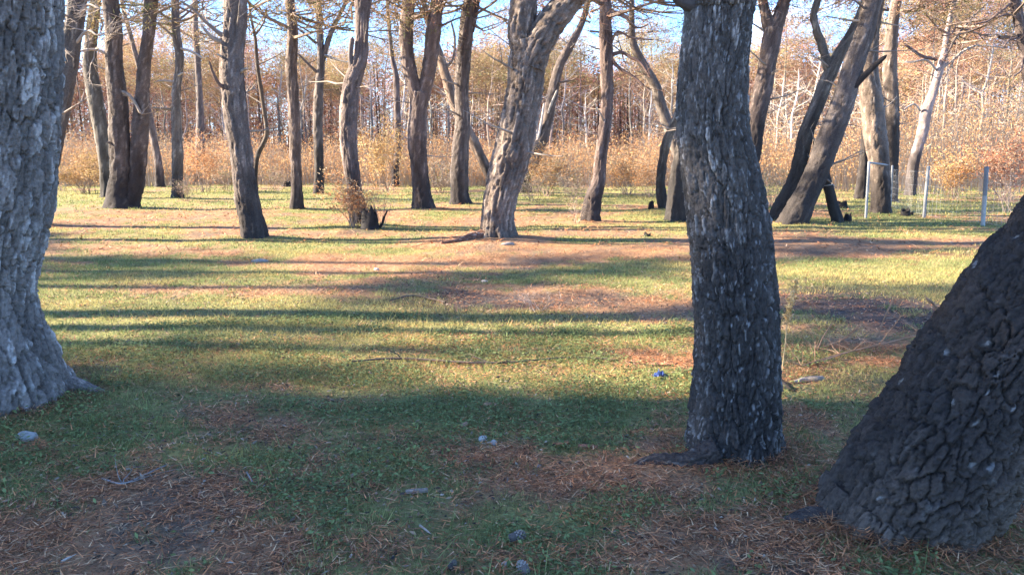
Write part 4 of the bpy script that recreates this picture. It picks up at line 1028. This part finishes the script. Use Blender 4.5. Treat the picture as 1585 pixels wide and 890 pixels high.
def pine_cone(u, v, L_px, label, rz, col=(0.16, 0.135, 0.12)):
    g, t = on_ground(u, v); L = L_px * t / F_PX; R = L * 0.36
    root = empty('pine_cone', g + np.array([0, 0, R * 0.8]), label, 'pine cone'); root.rotation_euler = (0, math.radians(82), rz)
    core = Soup(); n = 12; th = np.arange(n) / n * 2 * math.pi; rings = [(-0.5, 0.05), (-0.42, 0.6), (-0.2, 0.72), (0.1, 0.6), (0.35, 0.36), (0.5, 0.04)]
    V = np.vstack([np.stack([R * a * np.cos(th), R * a * np.sin(th), np.full(n, L * f)], 1) for f, a in rings])
    i = np.arange(5)[:, None] * n; j = np.arange(n)[None]; j2 = (j + 1) % n
    core.add(V, np.stack([i + j, i + j2, i + n + j2, i + n + j], -1).reshape(-1, 4), np.array(col) * 0.6)
    link('core', core.mesh('core'), M_WOOD, root)
    prot = np.array([[0.15, 0, -0.02], [0.55, -0.26, 0.02], [0.55, 0.26, 0.02], [1.0, -0.17, 0.12], [1.0, 0.17, 0.12], [0.98, 0, 0.24], [0.5, 0, 0.16]])
    pf = np.array([[0, 2, 1], [1, 2, 4], [1, 4, 3], [3, 4, 5], [6, 5, 4], [6, 3, 5], [6, 1, 3], [6, 4, 2], [0, 1, 6], [0, 6, 2]])
    me = make_mesh('scale', prot * R * 0.95, [pf], np.tile(np.array(col) * 1.5, (7, 1)), False); me.materials.append(M_WOOD)
    k = 0
    for lev in range(8):
        f = -0.42 + lev * 0.115; s = math.sin(math.pi * min(1, max(0.12, (f + 0.58) / 1.1))) ** 0.7
        for q in range(8):
            a = (q + 0.5 * (lev % 2)) / 8 * 2 * math.pi
            o = link('scale', me, None, root, (0, 0, L * f)); o.rotation_euler = (0, -0.35, a); o.scale = (s, s * 0.9, s); k += 1
pine_cone(800, 838, 30, 'grey open pine cone lying on brown needles in front', 0.4)
pine_cone(810, 886, 30, 'pine cone cut by the bottom edge of the photo', 2.0, (0.2, 0.17, 0.15))
pine_cone(700, 880, 22, 'dark pine cone low in the foreground, left of the others', 1.2, (0.09, 0.075, 0.065))

# crumpled blue scrap
g, t = on_ground(1021, 586)
rsx = random.Random(9); n, m = 9, 8
V = np.array([[(i / 8 - 0.5) * 0.085 + rsx.gauss(0, 0.006), (j / 7 - 0.5) * 0.06 + rsx.gauss(0, 0.006), 0.02 + rsx.uniform(0, 0.045) * math.sin(math.pi * i / 8)] for i in range(n) for j in range(m)])
idx = np.arange(n * m).reshape(n, m)
F4 = np.stack([idx[:-1, :-1], idx[1:, :-1], idx[1:, 1:], idx[:-1, 1:]], -1).reshape(-1, 4)
o = link('plastic_scrap', make_mesh('plastic_scrap', V, [F4], np.tile((0.03, 0.055, 0.19), (len(V), 1)), False), M_PLASTIC, None, g)
sm = o.modifiers.new('thickness', 'SOLIDIFY'); sm.thickness = 0.002
tag(o, 'crumpled blue plastic scrap left of the blackened trunk', 'scrap')

def stick(pts, label, col=(0.32, 0.25, 0.2), lift=0.015, twigs=0, name='fallen_stick', seed=1, rise=None, tl=0.25):
    Q = []
    for k, (u, v, w) in enumerate(pts):
        if rise and rise[k]:
            g0_, t = on_ground(u, v + rise[k]); p, t = at_depth(u, v, g0_[1]); Q.append([p[0], p[1], p[2], 0.5 * w * t / F_PX])
        else:
            g, t = on_ground(u, v); Q.append([g[0], g[1], g[2] + lift, 0.5 * w * t / F_PX])
    Q = np.array(Q); rs = random.Random(seed)
    V, Fq, C = tube(Q, 8, 0.03, dict(base=col, lump=0.2), seed, tip=True)
    o0 = Q[0, :3].copy(); sp = Soup(); sp.add(V, Fq, C)
    root = empty(name, o0, label, 'stick')
    link('stem', sp.mesh('stem', True, o0), M_WOOD, root)
    for _ in range(twigs):
        i = rs.randrange(0, len(Q)); ts = Soup()
        twig(ts, Q[i, :3], (rs.gauss(0, 1), rs.gauss(0, 0.7), rs.uniform(0.0, 0.7)), tl * rs.uniform(0.5, 1.3), max(0.0025, Q[i, 3] * 0.6), 1, rs, col, up=0.05, kids=(1, 3))
        link('twig', ts.mesh('twig', False, o0), M_WOOD, root)
stick([(158, 745, 2.5), (190, 753, 3), (222, 740, 2.5), (262, 722, 2)], 'thin curved grey stick in the left foreground', (0.24, 0.225, 0.21), twigs=3, seed=4)
stick([(382, 735, 3), (392, 752, 3)], 'short grey twig left of centre in the foreground', (0.22, 0.2, 0.19), seed=5)
stick([(95, 875, 5), (120, 862, 4)], 'short dead twig low in the left foreground', (0.4, 0.34, 0.28), seed=6)
stick([(545, 562, 3), (620, 558, 4), (760, 565, 4), (880, 556, 3), (960, 560, 3)], 'long dark stick at the edge of the shade', (0.1, 0.075, 0.06), seed=7, twigs=4)
stick([(690, 470, 3), (640, 460, 3), (600, 468, 2)], 'dark thin stick lying in the middle clearing', (0.12, 0.09, 0.07), seed=8)
stick([(650, 818, 4), (668, 832, 3)], 'short stick in the dark foreground litter', (0.38, 0.31, 0.25), seed=9)
stick([(1228, 594, 5), (1246, 590, 9), (1262, 590, 11), (1277, 588, 8)], 'short pale log end right of the blackened trunk', (0.30, 0.24, 0.19), lift=0.012, name='short_log', seed=10)
stick([(1206, 592, 9), (1214, 600, 9), (1224, 606, 7)], 'black stick end touching the right of the blackened trunk', (0.03, 0.025, 0.022), seed=11)
STRAW = (0.27, 0.165, 0.105)
DS = [([(1240, 570, 2.5), (1300, 548, 2.5), (1360, 534, 2), (1430, 515, 1.5)], [0, 8, 16, 26], 'lowest straw-coloured branch of the heap by the leaning trunk'),
      ([(1260, 566, 2.5), (1320, 543, 2), (1390, 526, 2), (1425, 520, 1.5)], [0, 10, 16, 24], 'second straw-coloured branch of the heap by the leaning trunk'),
      ([(1265, 545, 2.5), (1275, 520, 2.5), (1290, 497, 2)], [0, 25, 48], 'upright dry stalk at the left of the straw heap'),
      ([(1275, 540, 2.5), (1310, 522, 2.5), (1338, 495, 2)], [0, 20, 48], 'bent dry stalk in the middle of the straw heap'),
      ([(1358, 525, 2.5), (1370, 490, 2.5), (1385, 460, 2.5)], [0, 35, 66], 'tallest straight dry stalk above the straw heap'),
      ([(1450, 500, 4), (1448, 475, 4), (1432, 460, 3)], [0, 28, 44], 'forked dry stalk against the leaning trunk')]
for k, (p, r, lb) in enumerate(DS):
    stick(p, lb, STRAW, rise=r, twigs=(16, 16, 2, 3, 1, 3)[k], name='dry_branch', seed=20 + k, tl=0.2 if k > 1 else 0.3)
# dry weed stalk at the right of the blackened trunk
g, t = on_ground(1208, 590); root = empty('dry_weed', g, 'tall dry weed with seed head right of the blackened trunk', 'weed')
st = Soup(); rsw = random.Random(2); ends = []
p0 = np.zeros(3); tipw, _ = at_depth(1232, 437, g[1]); tipw = tipw - g
Q = np.array([[0, 0, -0.02, 0.004], [0.02, 0, tipw[2] * 0.4, 0.0035], [tipw[0] * 0.4, 0, tipw[2] * 0.7, 0.003], [tipw[0], 0, tipw[2], 0.002]])
V, Fq, C = tube(Q, 6, 0.04, dict(base=(0.45, 0.33, 0.18), lump=0.1), 1, tip=True); link('stalk', make_mesh('stalk', V, [Fq], C), M_WOOD, root)
cen = [Q[2, :3] + (Q[3, :3] - Q[2, :3]) * f for f in np.linspace(-0.3, 1, 26)]
tufts(st, cen, 0.012, 10, 0.03, 0.012, [(0.55, 0.36, 0.16), (0.6, 0.42, 0.22)], RNG, flat=1.0)
link('seed_head', st.mesh('seed_head', False), M_BRUSH, root)

# ------------------------------------------------------------------ grass, ground cover and needle litter
def scatter(n, r0, r1, half=38.0):
    a = np.radians(RNG.uniform(-half, half, n)); r = np.sqrt(RNG.uniform(r0 * r0, r1 * r1, n))
    return r * np.sin(a), r * np.cos(a)

def blades(name, label, zones, lit=False):
    s = Soup()
    for (n, r0, r1, h, w, thr) in zones:
        x, y = scatter(n, r0, r1); m = grassiness(x, y)
        tuft = fbm(x * 6, y * 6, 201, 3)
        keep = RNG.random(n) < sstep(thr, thr + 0.4, m) * (0.35 + 0.9 * sstep(0.35, 0.65, tuft))
        x, y, m, tuft = x[keep], y[keep], m[keep], tuft[keep]; k = len(x)
        if not k: continue
        z = gz(x, y)
        a = RNG.uniform(0, 2 * math.pi, k); H = h * RNG.uniform(0.45, 1.35, k) * (0.6 + 0.8 * tuft); W = w * RNG.uniform(0.7, 1.3, k)
        lean = RNG.uniform(0.2, 1.1, k); b = RNG.uniform(0, 2 * math.pi, k)
        p = np.stack([x, y, z - 0.004], 1); sd = np.stack([np.cos(a), np.sin(a), 0 * a], 1) * W[:, None] * 0.5
        tip = p + np.stack([np.cos(b) * lean * H, np.sin(b) * lean * H, H], 1)
        V = np.stack([p - sd, p + sd, tip], 1).reshape(-1, 3)
        dry = sstep(0.42, 0.66, fbm(x * 0.9, y * 1.3, 211, 3))[:, None] * 0.75 * (0.45 + 0.55 * sstep(5.0, 7.0, y))[:, None] + RNG.random((k, 1)) * 0.25  # patchy dryness, plus yellow added beyond the near shade to imitate sunlit grass
        C = np.array([0.150, 0.20, 0.070]) * (1 - dry) + np.array([0.40, 0.32, 0.12]) * dry
        C = C * RNG.uniform(0.45, 1.6, (k, 1))
        s.add(V, np.arange(3 * k).reshape(-1, 3), np.repeat(C, 3, 0))
    o = link(name, s.mesh(name, False), M_GRASS); tag(o, label, kind='stuff')
blades('grass', 'short yellow-green grass in patches over the forest floor',
       [(150000, 2.4, 7, 0.033, 0.0040, 0.26), (7000, 2.4, 9, 0.09, 0.0045, 0.35), (190000, 7, 14, 0.038, 0.0065, 0.30), (130000, 14, 24, 0.042, 0.013, 0.34), (90000, 24, 46, 0.06, 0.03, 0.32)])

def cover():
    n = 150000; x, y = scatter(n, 2.4, 8); m = grassiness(x, y); t = fbm(x * 2.3, y * 2.3, 221, 3)
    keep = RNG.random(n) < sstep(0.3, 0.8, m) * sstep(0.42, 0.62, t)
    x, y = x[keep], y[keep]; k = len(x); z = gz(x, y) + RNG.uniform(0.008, 0.04, k)
    d = RNG.normal(0, 1, (k, 3)); d[:, 2] *= 0.35; d /= np.linalg.norm(d, axis=1)[:, None]
    sd = np.cross(d, np.array([0, 0, 1.0]) + RNG.normal(0, 0.35, (k, 3))); sd /= np.linalg.norm(sd, axis=1)[:, None]
    L = RNG.uniform(0.006, 0.017, (k, 1)); W = L * 0.45; c = np.stack([x, y, z], 1)
    V = np.stack([c - d * L, c + sd * W, c + d * L, c - sd * W], 1).reshape(-1, 3)
    C = np.array([0.15, 0.195, 0.075]) * RNG.uniform(0.4, 1.6, (k, 1)) + np.array([0.04, 0.02, 0.0]) * RNG.random((k, 1))
    s = Soup(); s.add(V, np.arange(4 * k).reshape(-1, 4), np.repeat(C, 4, 0))
    o = link('ground_cover', s.mesh('ground_cover', False), M_GRASS); tag(o, 'small green clover-like leaves among the foreground grass', kind='stuff')
cover()

def litter():
    s = Soup()
    for (n, r0, r1, L0, w) in ((300000, 2.4, 7, 0.058, 0.0026), (90000, 7, 14, 0.09, 0.0045), (40000, 14, 26, 0.16, 0.012)):
        x, y = scatter(n, r0, r1); m = grassiness(x, y); t = fbm(x * 3, y * 3, 231, 3)
        keep = RNG.random(n) < (1 - 0.8 * sstep(0.2, 0.8, m)) * (0.3 + 0.7 * sstep(0.35, 0.65, t))
        x, y = x[keep], y[keep]; k = len(x); z = gz(x, y) + RNG.uniform(0.002, 0.02, k)
        a = RNG.uniform(0, 2 * math.pi, k); L = L0 * RNG.uniform(0.5, 1.3, k); c = np.stack([x, y, z], 1)
        d = np.stack([np.cos(a), np.sin(a), RNG.normal(0.05, 0.16, k)], 1) * L[:, None]; sd = np.stack([-np.sin(a), np.cos(a), 0 * a], 1) * w * RNG.uniform(0.6, 1.4, k)[:, None]
        V = np.stack([c - sd, c + sd, c + d], 1).reshape(-1, 3)
        pal = np.array([(0.38, 0.15, 0.06), (0.46, 0.20, 0.085), (0.28, 0.115, 0.05), (0.42, 0.26, 0.14), (0.18, 0.085, 0.05)])
        C = pal[RNG.integers(0, 5, k)] * RNG.uniform(0.35, 1.75, (k, 1))
        s.add(V, np.arange(3 * k).reshape(-1, 3), np.repeat(C, 3, 0))
    for key_, r_in, r_out, n in (('fg_mid', 0.20, 0.40, 2600), ('fg_right', 0.30, 0.55, 4200), ('fg_left', 0.33, 0.62, 4200)):   # drifted against the feet of the near trunks
        f = TREES[key_].location; a = RNG.uniform(0, 2 * math.pi, n); r = r_in + (r_out - r_in) * RNG.random(n) ** 1.6
        x = f.x + r * np.cos(a); y = f.y + r * np.sin(a); k = n
        z = gz(x, y) + 0.006 + 0.055 * (1 - (r - r_in) / (r_out - r_in)) ** 2 * RNG.random(n)
        b = RNG.uniform(0, 2 * math.pi, k); L = 0.065 * RNG.uniform(0.5, 1.3, k); c = np.stack([x, y, z], 1)
        d = np.stack([np.cos(b), np.sin(b), RNG.normal(0.02, 0.22, k)], 1) * L[:, None]; sd = np.stack([-np.sin(b), np.cos(b), 0 * b], 1) * 0.0026
        V = np.stack([c - sd, c + sd, c + d], 1).reshape(-1, 3)
        s.add(V, np.arange(3 * k).reshape(-1, 3), np.repeat(pal[RNG.integers(0, 5, k)] * RNG.uniform(0.3, 1.4, (k, 1)), 3, 0))
    o = link('needle_litter', s.mesh('needle_litter', False), M_LITTER); tag(o, 'fallen reddish-brown pine needles strewn over the ground', kind='stuff')
litter()

def debris():
    n = 26000; x, y = scatter(n, 2.4, 11); t = fbm(x * 2, y * 2, 251, 3)
    keep = RNG.random(n) < 0.25 + 0.75 * sstep(0.4, 0.6, t); x, y = x[keep], y[keep]; k = len(x)
    c = np.stack([x, y, gz(x, y) + RNG.uniform(0.004, 0.02, k)], 1); a = RNG.uniform(0, 6.283, k)
    d = np.stack([np.cos(a), np.sin(a), RNG.normal(0, 0.3, k)], 1); sd = np.stack([-np.sin(a), np.cos(a), RNG.normal(0, 0.3, k)], 1)
    L = np.minimum(RNG.gamma(2.0, 0.0045, (k, 1)) + 0.004, 0.022); W = L * RNG.uniform(0.12, 0.6, (k, 1))
    V = np.stack([c - d * L, c + sd * W, c + d * L * 0.8, c - sd * W * 0.7, c + np.array([0, 0, 0.006])], 1).reshape(-1, 3)
    b = (np.arange(k) * 5)[:, None]
    Ft = np.concatenate([b + np.array([0, 1, 4]), b + np.array([1, 2, 4]), b + np.array([2, 3, 4]), b + np.array([3, 0, 4])])
    pal = np.array([(0.05, 0.038, 0.03), (0.12, 0.085, 0.06), (0.30, 0.20, 0.13), (0.30, 0.24, 0.18), (0.03, 0.027, 0.025), (0.24, 0.12, 0.06), (0.07, 0.05, 0.04)])
    C = pal[RNG.integers(0, 7, k)] * RNG.uniform(0.7, 1.3, (k, 1))
    s = Soup(); s.add(V, Ft, np.repeat(C, 5, 0))
    o = link('forest_debris', s.mesh('forest_debris', False), M_LITTER); tag(o, 'crumbs of bark, charcoal and dead leaf over the foreground', kind='stuff')
debris()
